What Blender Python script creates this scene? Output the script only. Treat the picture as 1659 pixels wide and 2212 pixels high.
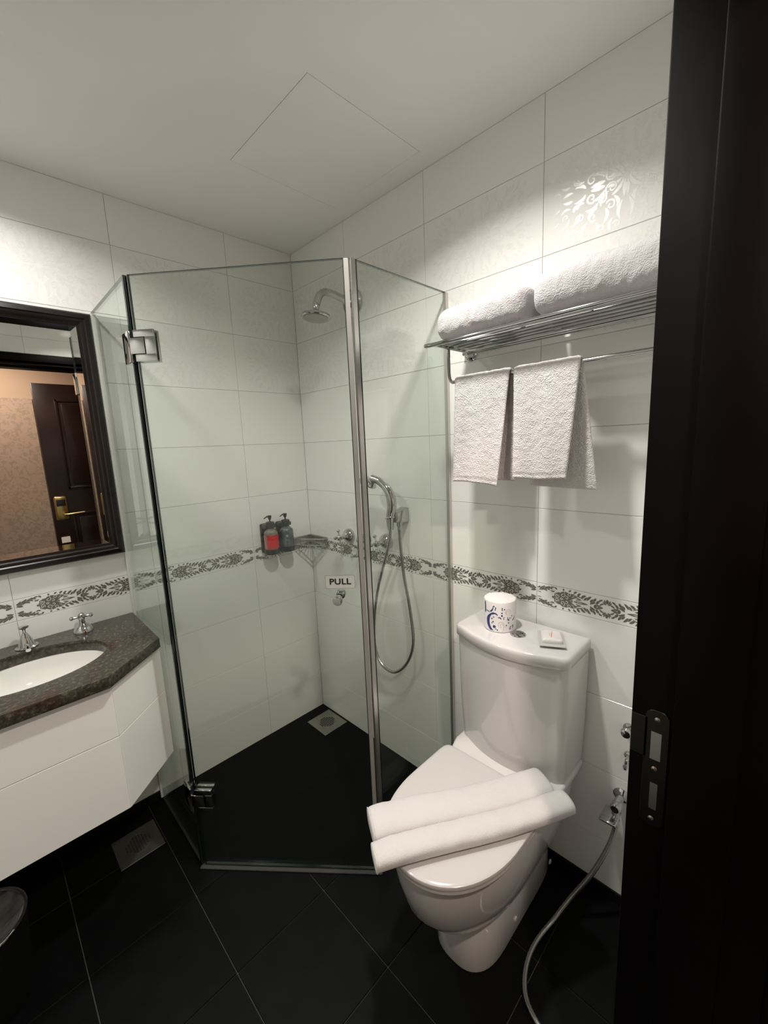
import bpy, bmesh, math, random
from mathutils import Vector, Matrix, noise
R_ = math.radians
random.seed(7)
for o in list(bpy.data.objects): bpy.data.objects.remove(o, do_unlink=True)
scn = bpy.context.scene
COL = scn.collection

# ------------------------------------------------------------------ camera
CAM_POS = Vector((-1.28986, -1.89040, 1.50827))
CR = ((0.7060692, -0.7068090, -0.0434435), (-0.1455429, -0.0848046, -0.9857106), (0.6930250, 0.7023028, -0.1627489))
cam_d = bpy.data.cameras.new('camera'); cam = bpy.data.objects.new('camera', cam_d); COL.objects.link(cam)
cam.matrix_world = Matrix(((CR[0][0], -CR[1][0], -CR[2][0], CAM_POS.x), (CR[0][1], -CR[1][1], -CR[2][1], CAM_POS.y),
                           (CR[0][2], -CR[1][2], -CR[2][2], CAM_POS.z), (0, 0, 0, 1)))
cam_d.sensor_fit = 'VERTICAL'; cam_d.sensor_height = 36.0; cam_d.lens = 899.1847 / 2212 * 36.0
cam_d.clip_start = 0.01; cam_d.clip_end = 30
scn.camera = cam
# ------------------------------------------------------------------ world, exposure
w = bpy.data.worlds.new('world'); scn.world = w; w.use_nodes = True
w.node_tree.nodes['Background'].inputs[0].default_value = (1.0, 0.93, 0.86, 1)
w.node_tree.nodes['Background'].inputs[1].default_value = 0.02
vs = scn.view_settings; vs.view_transform = 'Standard'; vs.look = 'None'; vs.gamma = 1.0; vs.use_curve_mapping = False
vs.exposure = 0.73
# lamps of the place: (x, y, z, power, colour, spread); fittings are built further down
LAMPS = {'shower': (-0.59, -1.21, 2.452, 6.9, (1.0, 0.965, 0.92), 136),
         'basin': (-1.24, -0.42, 2.452, 4.35, (1.0, 0.975, 0.93), 144),
         'hall': (-1.12, -2.36, 2.452, 14.5, (1.0, 0.85, 0.745), 175)}
HC = 2.452
# ------------------------------------------------------------------ materials
MATS = {}
def mat(name, col, rough=0.5, metal=0.0, ior=1.5, spec=0.5, coat=0.0, trans=0.0, sheen=0.0, emit=None):
    m = bpy.data.materials.new(name); m.use_nodes = True
    b = m.node_tree.nodes['Principled BSDF']
    b.inputs['Base Color'].default_value = (*col, 1); b.inputs['Roughness'].default_value = rough
    b.inputs['Metallic'].default_value = metal; b.inputs['IOR'].default_value = ior
    b.inputs['Specular IOR Level'].default_value = spec
    b.inputs['Coat Weight'].default_value = coat; b.inputs['Coat Roughness'].default_value = 0.05
    b.inputs['Transmission Weight'].default_value = trans
    b.inputs['Sheen Weight'].default_value = sheen
    if emit: b.inputs['Emission Color'].default_value = (*emit[0], 1); b.inputs['Emission Strength'].default_value = emit[1]
    MATS[name] = m; return m
def nodes(m): return m.node_tree.nodes, m.node_tree.links, m.node_tree.nodes['Principled BSDF']
def add_noise(m, scale=20, amt=0.06, detail=4, rough_amt=0.0, bump=0.0, bump_scale=None, dist=0.001):
    """colour, gloss and fine relief variation from procedural noise in object space"""
    n, l, b = nodes(m); base = b.inputs['Base Color'].default_value[:]
    tc = n.new('ShaderNodeTexCoord'); t = n.new('ShaderNodeTexNoise'); t.inputs['Scale'].default_value = scale; t.inputs['Detail'].default_value = detail
    l.new(tc.outputs['Object'], t.inputs['Vector'])
    if amt:
        r = n.new('ShaderNodeValToRGB'); r.color_ramp.elements[0].position = .3; r.color_ramp.elements[1].position = .7
        r.color_ramp.elements[0].color = (*[max(0, c * (1 - amt)) for c in base[:3]], 1); r.color_ramp.elements[1].color = (*[min(1, c * (1 + amt)) for c in base[:3]], 1)
        l.new(t.outputs['Fac'], r.inputs['Fac']); l.new(r.outputs['Color'], b.inputs['Base Color'])
    if rough_amt:
        mr = n.new('ShaderNodeMapRange'); rg = b.inputs['Roughness'].default_value
        mr.inputs['To Min'].default_value = max(0.01, rg - rough_amt); mr.inputs['To Max'].default_value = rg + rough_amt
        l.new(t.outputs['Fac'], mr.inputs['Value']); l.new(mr.outputs['Result'], b.inputs['Roughness'])
    if bump:
        t2 = n.new('ShaderNodeTexNoise'); t2.inputs['Scale'].default_value = bump_scale or scale; t2.inputs['Detail'].default_value = 3
        l.new(tc.outputs['Object'], t2.inputs['Vector'])
        bp = n.new('ShaderNodeBump'); bp.inputs['Strength'].default_value = bump; bp.inputs['Distance'].default_value = dist
        l.new(t2.outputs['Fac'], bp.inputs['Height']); l.new(bp.outputs['Normal'], b.inputs['Normal'])
    return m
add_noise(mat('tile_white', (0.865, 0.86, 0.82), 0.14, spec=0.5), 3, 0.012, 2, 0.03)
add_noise(mat('tile_satin', (0.865, 0.86, 0.82), 0.46, spec=0.35), 3, 0.012, 2, 0.03)
mat('tile_gloss_print', (0.86, 0.855, 0.82), 0.27, spec=0.9)
mat('border_print', (0.150, 0.142, 0.118), 0.28)
mat('grout_white', (0.72, 0.71, 0.67), 0.5)
mat('silicone', (0.75, 0.74, 0.70), 0.4)
add_noise(mat('tile_black', (0.0024, 0.0030, 0.0030), 0.48, spec=0.10), 14, 0.25, 5, 0.08, 0.25, 90, 0.0006)
mat('grout_grey', (0.048, 0.048, 0.045), 0.9)
add_noise(mat('skirting_black', (0.005, 0.0056, 0.0056), 0.45, spec=0.25), 14, 0.2)
add_noise(mat('ceiling_paint', (0.90, 0.89, 0.865), 0.9), 2, 0.01, 2)
mat('seam', (0.05, 0.05, 0.05), 0.9)
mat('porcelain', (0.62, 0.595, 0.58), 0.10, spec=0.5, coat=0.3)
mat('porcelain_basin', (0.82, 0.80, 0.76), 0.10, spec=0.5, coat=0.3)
mat('seat_plastic', (0.545, 0.52, 0.505), 0.18)
mat('chrome', (0.56, 0.56, 0.56), 0.07, metal=1.0)
mat('chrome_satin', (0.50, 0.49, 0.47), 0.25, metal=1.0)
mat('hose_metal', (0.42, 0.42, 0.41), 0.30, metal=1.0)
mat('steel', (0.42, 0.42, 0.39), 0.38, metal=1.0)
mat('steel_dark', (0.05, 0.045, 0.04), 0.30, metal=1.0)
mat('steel_old', (0.085, 0.083, 0.075), 0.55, metal=0.6)
mat('hole', (0.012, 0.012, 0.012), 0.8)
mat('mirror', (0.90, 0.90, 0.88), 0.0, metal=1.0)
add_noise(mat('wood_dark', (0.0075, 0.0042, 0.0044), 0.28, spec=0.4), 6, 0.3, 4, 0.05)
add_noise(mat('frame_dark', (0.0022, 0.0011, 0.0012), 0.45, spec=0.08), 6, 0.3, 4, 0.05)
mat('brass', (0.60, 0.45, 0.19), 0.26, metal=1.0)
mat('plastic_black', (0.012, 0.012, 0.013), 0.28)
mat('bin_black', (0.004, 0.004, 0.004), 0.6, spec=0.15)
mat('bottle_grey', (0.085, 0.09, 0.10), 0.12, coat=0.5)
mat('bottle_smoke', (0.16, 0.14, 0.12), 0.10, coat=0.5)
mat('label_red', (0.62, 0.008, 0.016), 0.35)
mat('label_pink', (0.50, 0.16, 0.17), 0.35)
mat('print_pale', (0.30, 0.31, 0.33), 0.5)
mat('paper', (0.74, 0.69, 0.62), 0.8)
mat('paper_wrap', (0.78, 0.75, 0.74), 0.5)
mat('ink_blue', (0.03, 0.035, 0.16), 0.5)
mat('ink_beige', (0.52, 0.48, 0.40), 0.5)
mat('sachet', (0.70, 0.67, 0.64), 0.15, coat=0.4)
mat('sachet_seal', (0.50, 0.48, 0.46), 0.2)
mat('ink_red', (0.62, 0.16, 0.14), 0.5)
mat('sticker_rim', (0.22, 0.21, 0.18), 0.5)
mat('ink_black', (0.008, 0.008, 0.008), 0.5)
mat('seal_strip', (0.25, 0.24, 0.22), 0.35)
mat('glass_edge', (0.006, 0.011, 0.010), 0.15)
mat('aluminium', (0.60, 0.58, 0.54), 0.30, metal=0.85)
mat('threshold', (0.050, 0.050, 0.045), 0.75, spec=0.2)
mat('bin_liner', (0.11, 0.11, 0.11), 0.35)
add_noise(MATS['bin_liner'], 30, 0.5, 4, 0.1, 0.9, 28, 0.006)
mat('lamp_glow', (1, 1, 1), 0.5, emit=((1.0, 0.95, 0.86), 10.0))
mat('lamp_glow_warm', (1, 1, 1), 0.5, emit=((1.0, 0.78, 0.52), 10.0))
mat('lamp_trim', (0.75, 0.74, 0.72), 0.4)
add_noise(mat('door_wood', (0.012, 0.0048, 0.0038), 0.26, spec=0.35), 5, 0.25, 4, 0.04)
add_noise(mat('hall_paint', (0.33, 0.235, 0.16), 0.8), 3, 0.03, 2)
mat('hall_floor', (0.10, 0.07, 0.05), 0.5)
m = mat('wallpaper', (0.46, 0.37, 0.29), 0.7)
n, l, b = nodes(m)
tc = n.new('ShaderNodeTexCoord'); t1 = n.new('ShaderNodeTexNoise'); t1.inputs['Scale'].default_value = 26; t1.inputs['Detail'].default_value = 3; t1.inputs['Distortion'].default_value = 1.5
rp = n.new('ShaderNodeValToRGB'); rp.color_ramp.elements[0].position = .50; rp.color_ramp.elements[1].position = .56
rp.color_ramp.elements[0].color = (0.300, 0.215, 0.155, 1); rp.color_ramp.elements[1].color = (0.235, 0.175, 0.128, 1)
l.new(tc.outputs['Object'], t1.inputs['Vector']); l.new(t1.outputs['Fac'], rp.inputs['Fac']); l.new(rp.outputs['Color'], b.inputs['Base Color'])
# terry cloth: looped pile relief
def terry(name, col, sc, strength, dist):
    m = mat(name, col, 0.95, spec=0.1, sheen=0.25); n, l, b = nodes(m)
    tc = n.new('ShaderNodeTexCoord'); v = n.new('ShaderNodeTexVoronoi'); v.inputs['Scale'].default_value = sc
    nz = n.new('ShaderNodeTexNoise'); nz.inputs['Scale'].default_value = sc * .45; nz.inputs['Detail'].default_value = 3
    mx = n.new('ShaderNodeMath'); mx.operation = 'ADD'; bp = n.new('ShaderNodeBump')
    l.new(tc.outputs['Object'], v.inputs['Vector']); l.new(tc.outputs['Object'], nz.inputs['Vector'])
    l.new(v.outputs['Distance'], mx.inputs[0]); l.new(nz.outputs['Fac'], mx.inputs[1]); l.new(mx.outputs[0], bp.inputs['Height'])
    bp.inputs['Strength'].default_value = strength; bp.inputs['Distance'].default_value = dist
    l.new(bp.outputs['Normal'], b.inputs['Normal']); return m
terry('terry', (0.69, 0.65, 0.635), 330, 0.6, 0.0034)
terry('terry_soft', (0.51, 0.49, 0.487), 330, 0.45, 0.003)
terry('terry_fine', (0.585, 0.56, 0.55), 420, 0.25, 0.0025)
# granite: brown green ground with pale and rusty flecks
m = mat('granite', (0.05, 0.045, 0.035), 0.14, spec=0.5); n, l, b = nodes(m)
tc = n.new('ShaderNodeTexCoord'); t1 = n.new('ShaderNodeTexNoise'); t1.inputs['Scale'].default_value = 85; t1.inputs['Detail'].default_value = 8; t1.inputs['Roughness'].default_value = .7
rp = n.new('ShaderNodeValToRGB'); e = rp.color_ramp.elements; e[0].position = .32; e[0].color = (0.015, 0.0145, 0.012, 1); e[1].position = .74; e[1].color = (0.165, 0.142, 0.106, 1)
e2 = e.new(.52); e2.color = (0.048, 0.044, 0.033, 1)
t2 = n.new('ShaderNodeTexNoise'); t2.inputs['Scale'].default_value = 11; t2.inputs['Detail'].default_value = 3
r2 = n.new('ShaderNodeValToRGB'); r2.color_ramp.elements[0].position = .55; r2.color_ramp.elements[1].position = .72; r2.color_ramp.elements[0].color = (1, 1, 1, 1); r2.color_ramp.elements[1].color = (1.0, .62, .5, 1)
mx = n.new('ShaderNodeMix'); mx.data_type = 'RGBA'; mx.blend_type = 'MULTIPLY'; mx.inputs[0].default_value = 1
l.new(tc.outputs['Object'], t1.inputs['Vector']); l.new(tc.outputs['Object'], t2.inputs['Vector'])
l.new(t1.outputs['Fac'], rp.inputs['Fac']); l.new(t2.outputs['Fac'], r2.inputs['Fac'])
l.new(rp.outputs['Color'], mx.inputs[6]); l.new(r2.outputs['Color'], mx.inputs[7]); l.new(mx.outputs[2], b.inputs['Base Color'])
m = mat('sticker', (0.62, 0.60, 0.55), 0.4); n, l, b = nodes(m)   # half-clear film
tr = n.new('ShaderNodeBsdfTransparent'); ms = n.new('ShaderNodeMixShader'); ms.inputs[0].default_value = .28
l.new(tr.outputs[0], ms.inputs[1]); l.new(b.outputs[0], ms.inputs[2]); l.new(ms.outputs[0], n['Material Output'].inputs[0])
# clear sheet glass with a green cast (thin slab: straight through plus mirror reflection)
m = bpy.data.materials.new('glass'); m.use_nodes = True; MATS['glass'] = m; n = m.node_tree.nodes; l = m.node_tree.links; n.clear()
out = n.new('ShaderNodeOutputMaterial'); tr = n.new('ShaderNodeBsdfTransparent'); gl = n.new('ShaderNodeBsdfGlossy'); fr = n.new('ShaderNodeFresnel'); ms = n.new('ShaderNodeMixShader')
tr.inputs[0].default_value = (0.938, 0.960, 0.942, 1); gl.inputs['Roughness'].default_value = 0.0; gl.inputs[0].default_value = (0.9, 0.95, 0.93, 1); fr.inputs['IOR'].default_value = 1.5
geo_ = n.new('ShaderNodeNewGeometry'); mr_ = n.new('ShaderNodeMapRange'); mr_.inputs['To Min'].default_value = 1.5; mr_.inputs['To Max'].default_value = 1 / 1.5
l.new(geo_.outputs['Backfacing'], mr_.inputs['Value']); l.new(mr_.outputs['Result'], fr.inputs['IOR'])   # same reflectance on the way in and out of the sheet
l.new(fr.outputs[0], ms.inputs[0]); l.new(tr.outputs[0], ms.inputs[1]); l.new(gl.outputs[0], ms.inputs[2]); l.new(ms.outputs[0], out.inputs[0])

# ------------------------------------------------------------------ geometry helpers (all return (verts, faces))
def join(*gs):
    V, F = [], []
    for g in gs:
        o = len(V); V += [tuple(v) for v in g[0]]; F += [tuple(i + o for i in f) for f in g[1]]
    return V, F
def xf(g, M): return [tuple(M @ Vector(v)) for v in g[0]], g[1]
def from_bm(bm):
    bm.verts.ensure_lookup_table(); bm.normal_update()
    g = [tuple(v.co) for v in bm.verts], [tuple(v.index for v in f.verts) for f in bm.faces]
    bm.free(); return g
def bevel_geo(g, wd, seg=2, ang=None):
    bm = bmesh.new(); vs_ = [bm.verts.new(v) for v in g[0]]
    for f in g[1]: bm.faces.new([vs_[i] for i in f])
    bmesh.ops.recalc_face_normals(bm, faces=bm.faces)
    es = [e for e in bm.edges if len(e.link_faces) == 2 and e.calc_face_angle(0) > R_(ang or 30)]
    bmesh.ops.bevel(bm, geom=es, offset=wd, segments=seg, profile=.5, affect='EDGES', clamp_overlap=True)
    bm.verts.index_update(); return from_bm(bm)
def box(x0, x1, y0, y1, z0, z1, bv=0, seg=2):
    x0, x1 = min(x0, x1), max(x0, x1); y0, y1 = min(y0, y1), max(y0, y1); z0, z1 = min(z0, z1), max(z0, z1)
    V = [(x0, y0, z0), (x1, y0, z0), (x1, y1, z0), (x0, y1, z0), (x0, y0, z1), (x1, y0, z1), (x1, y1, z1), (x0, y1, z1)]
    F = [(0, 3, 2, 1), (4, 5, 6, 7), (0, 1, 5, 4), (1, 2, 6, 5), (2, 3, 7, 6), (3, 0, 4, 7)]
    return bevel_geo((V, F), bv, seg) if bv else (V, F)
def prism(poly, z0, z1, bv=0, seg=2):
    k = len(poly); V = [(p[0], p[1], z0) for p in poly] + [(p[0], p[1], z1) for p in poly]
    F = [tuple(range(k))[::-1], tuple(range(k, 2 * k))] + [(i, (i + 1) % k, k + (i + 1) % k, k + i) for i in range(k)]
    return bevel_geo((V, F), bv, seg) if bv else (V, F)
def axis_m(p, d, up=None):
    return Matrix.Translation(Vector(p)) @ Vector((0, 0, 1)).rotation_difference(Vector(d).normalized()).to_matrix().to_4x4()
def lathe(prof, seg=32, p=(0, 0, 0), d=(0, 0, 1)):
    V, F, rings = [], [], []
    for r, z in prof:
        if r < 1e-6: V.append((0, 0, z)); rings.append([len(V) - 1])
        else:
            rings.append(list(range(len(V), len(V) + seg)))
            V += [(r * math.cos(2 * math.pi * i / seg), r * math.sin(2 * math.pi * i / seg), z) for i in range(seg)]
    for a, b in zip(rings, rings[1:]):
        for i in range(seg):
            j = (i + 1) % seg
            if len(a) == 1 and len(b) == 1: continue
            if len(a) == 1: F.append((a[0], b[j], b[i]))
            elif len(b) == 1: F.append((a[i], a[j], b[0]))
            else: F.append((a[i], a[j], b[j], b[i]))
    if len(rings[0]) > 1: F.append(tuple(rings[0][::-1]))
    if len(rings[-1]) > 1: F.append(tuple(rings[-1]))
    return xf((V, F), axis_m(p, d))
def ring(c, r, rt, d=(0, 0, 1), seg=32, s2=8):
    prof = [(r + rt * math.cos(2 * math.pi * k / s2), rt * math.sin(2 * math.pi * k / s2)) for k in range(s2)]
    V, F = [], []
    for pr_ in prof: V += [(pr_[0] * math.cos(2 * math.pi * i / seg), pr_[0] * math.sin(2 * math.pi * i / seg), pr_[1]) for i in range(seg)]
    for k in range(s2):
        for i in range(seg): F.append((k * seg + i, k * seg + (i + 1) % seg, ((k + 1) % s2) * seg + (i + 1) % seg, ((k + 1) % s2) * seg + i))
    return xf((V, F), axis_m(c, d))
def sphere(c, r, seg=16, sc=(1, 1, 1)):
    h = seg // 2; prof = [(r * math.sin(math.pi * i / h), -r * math.cos(math.pi * i / h)) for i in range(h + 1)]
    g = lathe(prof, seg); return [(v[0] * sc[0] + c[0], v[1] * sc[1] + c[1], v[2] * sc[2] + c[2]) for v in g[0]], g[1]
def smooth_path(pts, n=8, closed=False):
    P = [Vector(p) for p in pts]; out = []; k = len(P)
    rng = range(k) if closed else range(k - 1)
    for i in rng:
        p1, p2 = P[i], P[(i + 1) % k]
        p0 = P[(i - 1) % k] if closed or i > 0 else p1 * 2 - p2
        p3 = P[(i + 2) % k] if closed or i + 2 < k else p2 * 2 - p1
        for s in range(n):
            t = s / n
            out.append(0.5 * ((2 * p1) + (p2 - p0) * t + (2 * p0 - 5 * p1 + 4 * p2 - p3) * t * t + (3 * p1 - p0 - 3 * p2 + p3) * t ** 3))
    if not closed: out.append(P[-1])
    return out
def tube(path, r, seg=12, closed=False, caps=True):
    P = [Vector(p) for p in path]; k = len(P); rs = r if isinstance(r, (list, tuple)) else [r] * k
    T = []
    for i in range(k):
        a = P[(i - 1) % k] if closed or i > 0 else P[i]; b_ = P[(i + 1) % k] if closed or i < k - 1 else P[i]
        T.append((b_ - a).normalized())
    u = T[0].orthogonal().normalized(); V, F = [], []
    for i in range(k):
        if i > 0:
            u = (T[i - 1].rotation_difference(T[i]) @ u); u = (u - T[i] * u.dot(T[i])).normalized()
        v = T[i].cross(u)
        for s in range(seg):
            a = 2 * math.pi * s / seg; V.append(tuple(P[i] + (u * math.cos(a) + v * math.sin(a)) * rs[i]))
    for i in range(k if closed else k - 1):
        j = (i + 1) % k
        for s in range(seg): F.append((i * seg + s, i * seg + (s + 1) % seg, j * seg + (s + 1) % seg, j * seg + s))
    if caps and not closed: F += [tuple(range(seg))[::-1], tuple(range((k - 1) * seg, k * seg))]
    return V, F
def loft(secs, cap=True):
    k = len(secs[0]); V = [tuple(p) for s in secs for p in s]; F = []
    for i in range(len(secs) - 1):
        for s in range(k): F.append((i * k + s, i * k + (s + 1) % k, (i + 1) * k + (s + 1) % k, (i + 1) * k + s))
    if cap: F += [tuple(range(k))[::-1], tuple(range((len(secs) - 1) * k, len(secs) * k))]
    return V, F
def rrect(x0, x1, y0, y1, r, n=5):
    pts = []
    for cx, cy, a0 in ((x1 - r, y1 - r, 0), (x0 + r, y1 - r, 90), (x0 + r, y0 + r, 180), (x1 - r, y0 + r, 270)):
        for i in range(n + 1):
            a = R_(a0 + 90 * i / n); pts.append((cx + r * math.cos(a), cy + r * math.sin(a)))
    return pts

# ------------------------------------------------------------------ object helpers
def mesh(name, g, m, smooth=True, ang=35, recalc=True):
    me = bpy.data.meshes.new(name); me.from_pydata([tuple(v) for v in g[0]], [], [tuple(f) for f in g[1]])
    for mm in (m if isinstance(m, (list, tuple)) else [m]): me.materials.append(MATS[mm])
    if recalc: bm = bmesh.new(); bm.from_mesh(me); bmesh.ops.recalc_face_normals(bm, faces=bm.faces); bm.to_mesh(me); bm.free()
    if smooth:
        for p in me.polygons: p.use_smooth = True
        me.set_sharp_from_angle(angle=R_(ang))
    me.update(); return me
def part(name, g, m, parent, smooth=True, ang=35, label=None, kind=None):
    """a child mesh: world-space geometry, origin at its centre"""
    c = Vector((0, 0, 0))
    for v in g[0]: c += Vector(v)
    c /= len(g[0])
    me = mesh(name, ([tuple(Vector(v) - c) for v in g[0]], g[1]), m, smooth, ang)
    o = bpy.data.objects.new(name, me); COL.objects.link(o)
    o.parent = parent; o.location = c - WORLD[parent.name] if parent else c
    WORLD[o.name] = c
    if label: o['label'] = label
    if kind: o['kind'] = kind
    return o
WORLD = {}
def tag(o, label, cat=None, group=None, kind=None):
    o['label'] = label
    if cat: o['category'] = cat
    if group: o['group'] = group
    if kind: o['kind'] = kind
    return o
def thing(name, label, cat, loc, group=None, kind=None):
    o = bpy.data.objects.new(name, None); COL.objects.link(o); o.location = loc; o.empty_display_size = .05
    WORLD[o.name] = Vector(loc); return tag(o, label, cat, group, kind)
def single(name, g, m, label, cat, group=None, kind=None, smooth=True, ang=35):
    xs = [v[0] for v in g[0]]; ys = [v[1] for v in g[0]]; zs = [v[2] for v in g[0]]
    c = Vector(((min(xs) + max(xs)) / 2, (min(ys) + max(ys)) / 2, min(zs)))
    me = mesh(name, ([tuple(Vector(v) - c) for v in g[0]], g[1]), m, smooth, ang)
    o = bpy.data.objects.new(name, me); COL.objects.link(o); o.location = c; WORLD[o.name] = c
    return tag(o, label, cat, group, kind)

# ================================================================== THE ROOM
XL, YC, WT = -1.75, -1.73, 0.012       # side wall, door wall, tile thickness
DOOR_X0, DOOR_X1, DOOR_H, FRAME_Y = -1.36, -0.54, 2.105, -1.717
wallA = single('wall_left', box(XL - .1, .1, .003, .1, 0, HC), 'grout_white', 'white tiled wall behind basin and shower bottles', 'wall', kind='structure')
wallB = single('wall_right', box(.003, .1, YC - .2, .003, 0, HC), 'grout_white', 'white tiled wall behind toilet and towel rack', 'wall', kind='structure')
wallD = single('wall_side', box(XL - .1, XL - .003, YC - .2, .003, 0, HC), 'grout_white', 'white tiled wall beyond the basin end', 'wall', kind='structure')
wallC = single('wall_rear', join(box(XL, DOOR_X0 - .03, YC - .19, YC - .003, 0, HC), box(DOOR_X1 + .03, .003, YC - .19, YC - .003, 0, HC), box(DOOR_X0 - .03, DOOR_X1 + .03, YC - .19, YC - .003, DOOR_H + .03, HC)),
               'grout_white', 'white tiled wall around the bathroom doorway', 'wall', kind='structure')
# ---- wall tiles, each its own object
TM = {}
def tile_mesh(wd, ht, m):
    k = (round(wd, 4), round(ht, 4), m)
    if k not in TM:
        a, h = wd / 2 - .0006, ht / 2 - .0006; c = .0008
        V = [(-a, .0028, -h), (a, .0028, -h), (a, .0028, h), (-a, .0028, h), (-a, .001, -h), (a, .001, -h), (a, .001, h), (-a, .001, h),
             (-a + c, 0, -h + c), (a - c, 0, -h + c), (a - c, 0, h - c), (-a + c, 0, h - c)]
        F = [(8, 9, 10, 11)] + [(i, (i + 1) % 4, 4 + (i + 1) % 4, 4 + i) for i in range(4)] + [(4 + i, 4 + (i + 1) % 4, 8 + (i + 1) % 4, 8 + i) for i in range(4)]
        TM[k] = mesh('tile', (V, F), m, False)
    return TM[k]
def put(name, me, parent, loc, rz):
    o = bpy.data.objects.new(name, me); COL.objects.link(o); o.parent = parent; o.location = Vector(loc) - WORLD[parent.name]; o.rotation_euler = (0, 0, rz)
    WORLD[o.name] = Vector(loc); return o
# print shapes: flat polygons in tile coordinates (u along, v up), 0.25 mm proud of the glaze
def leaf(u, v, ang, L, W, bend=0.0):
    a = R_(ang); pts = []
    prof = ((0, .10), (.18, .75), (.42, 1), (.68, .72), (.88, .3), (1, 0), (.88, -.3), (.68, -.72), (.42, -1), (.18, -.75), (0, -.10))
    for s, q in prof:
        x = s * L; y = q * W / 2 + bend * L * (s * s)
        pts.append((u + x * math.cos(a) - y * math.sin(a), v + x * math.sin(a) + y * math.cos(a)))
    return pts
def crescent(u, v, r, wd, a0, a1, n=9):
    out, inn = [], []
    for i in range(n + 1):
        t = i / n; a = R_(a0 + (a1 - a0) * t); ww = wd * (math.sin(math.pi * (t * .85 + .1)) ** .7) / 2
        out.append((u + (r + ww) * math.cos(a), v + (r + ww) * math.sin(a))); inn.append((u + (r - ww) * math.cos(a), v + (r - ww) * math.sin(a)))
    return out + inn[::-1]
def dot(u, v, r): return [(u + r * math.cos(2 * math.pi * i / 8), v + r * math.sin(2 * math.pi * i / 8)) for i in range(8)]
def print_geo(polys, w_, off, umax=None):
    V, F = [], []
    for p in polys:
        if umax and any(abs(q[0]) > umax for q in p): continue
        ar = sum(p[i][0] * p[(i + 1) % len(p)][1] - p[(i + 1) % len(p)][0] * p[i][1] for i in range(len(p)))
        if ar < 0: p = p[::-1]
        o = len(V); d_ = off - (5e-5 * (len(F) % 12) if len(p) > 4 else 0); V += [(q[0], d_, q[1]) for q in p]; F.append(tuple(range(o, o + len(p))))
    return V, F
import numpy as np
def damask_cells():
    """scrolls, acanthus leaves and a central fleur as filled cells (u0, u1, v0, v1), mirrored four ways, never overlapping"""
    c = .00125; NU, NV = 168, 98
    U, Vv = np.meshgrid((np.arange(NU) + .5) * c, (np.arange(NV) + .5) * c)
    ink = np.zeros(U.shape, bool)
    def stroke(pts, w0, w1):
        m_ = np.zeros(U.shape, bool); n_ = len(pts)
        for i, (a, b_) in enumerate(pts):
            w_ = w0 + (w1 - w0) * i / (n_ - 1); m_ |= (U - a) ** 2 + (Vv - b_) ** 2 < w_ * w_
        return m_
    def arc(cx, cy, r0, r1, a0, a1, n_=70): return [(cx + (r0 + (r1 - r0) * i / n_) * math.cos(R_(a0 + (a1 - a0) * i / n_)), cy + (r0 + (r1 - r0) * i / n_) * math.sin(R_(a0 + (a1 - a0) * i / n_))) for i in range(n_ + 1)]
    def line(p, q, bend, n_=50):
        out = []
        for i in range(n_ + 1):
            t = i / n_; dx, dy = q[0] - p[0], q[1] - p[1]; k = bend * 4 * t * (1 - t); out.append((p[0] + dx * t - dy * k, p[1] + dy * t + dx * k))
        return out
    sh = []
    def leafs(p, q, w, bend):
        n_ = 50; L = line(p, q, bend, n_); m_ = np.zeros(U.shape, bool)
        for i, (a, b_) in enumerate(L):
            t = i / n_; ww = w * math.sin(math.pi * min(1, t * .92 + .06)) ** .8; m_ |= (U - a) ** 2 + (Vv - b_) ** 2 < ww * ww
        sh.append(m_)
    for p, q, w, bd in (((.004, .008), (.004, .048), .0042, .0), ((.008, .006), (.034, .034), .0046, .15), ((.012, .003), (.048, .010), .0050, .12), ((.052, .006), (.086, .004), .0056, .0), ((.050, .014), (.080, .030), .0050, .2),
                        ((.042, .022), (.060, .050), .0050, -.2), ((.028, .038), (.022, .078), .0048, .2), ((.008, .056), (.012, .098), .0046, -.15), ((.068, .040), (.098, .048), .0046, .25), ((.070, .052), (.090, .076), .0046, -.2), ((.048, .060), (.052, .094), .0046, .2),
                        ((.100, .008), (.128, .018), .0044, .2), ((.104, .026), (.132, .040), .0044, -.2), ((.112, .052), (.138, .074), .0042, .2), ((.094, .080), (.106, .110), .0042, -.2), ((.070, .088), (.072, .116), .0040, .2), ((.030, .090), (.034, .118), .0040, -.2),
                        ((.134, .010), (.160, .006), .0038, .1), ((.140, .028), (.166, .036), .0036, -.2), ((.142, .054), (.164, .072), .0034, .2), ((.126, .086), (.144, .110), .0034, -.2), ((.168, .018), (.186, .022), .0028, .2), ((.170, .050), (.188, .058), .0028, .2), ((.160, .090), (.176, .106), .0028, .1)): leafs(p, q, w, bd)
    for cx, cy, r0, r1, a0, a1, w0, w1 in ((.034, .016, .004, .016, 0, 400, .0016, .0022), (.084, .022, .003, .013, 90, 470, .0015, .0022), (.058, .034, .003, .012, 200, 560, .0015, .0020), (.036, .056, .003, .013, -60, 320, .0015, .0022), (.112, .062, .003, .013, 30, 400, .0014, .0020), (.080, .070, .003, .011, 120, 480, .0014, .0018),
                                          (.020, .108, .002, .010, 0, 330, .0012, .0016), (.122, .032, .002, .010, 60, 400, .0012, .0018), (.056, .106, .002, .010, 60, 380, .0012, .0016), (.152, .046, .002, .009, 60, 400, .0011, .0015), (.118, .100, .002, .010, 60, 400, .0011, .0015), (.150, .084, .002, .009, 0, 330, .0010, .0014)):
        sh.append(stroke(arc(cx, cy, r0, r1, a0, a1), w0, w1))
    for m_ in sh:
        ink &= ~(np.roll(m_, 1, 0) | np.roll(m_, -1, 0) | np.roll(m_, 1, 1) | np.roll(m_, -1, 1) | m_) | m_   # thin gap round each new shape
        ink |= m_
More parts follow.
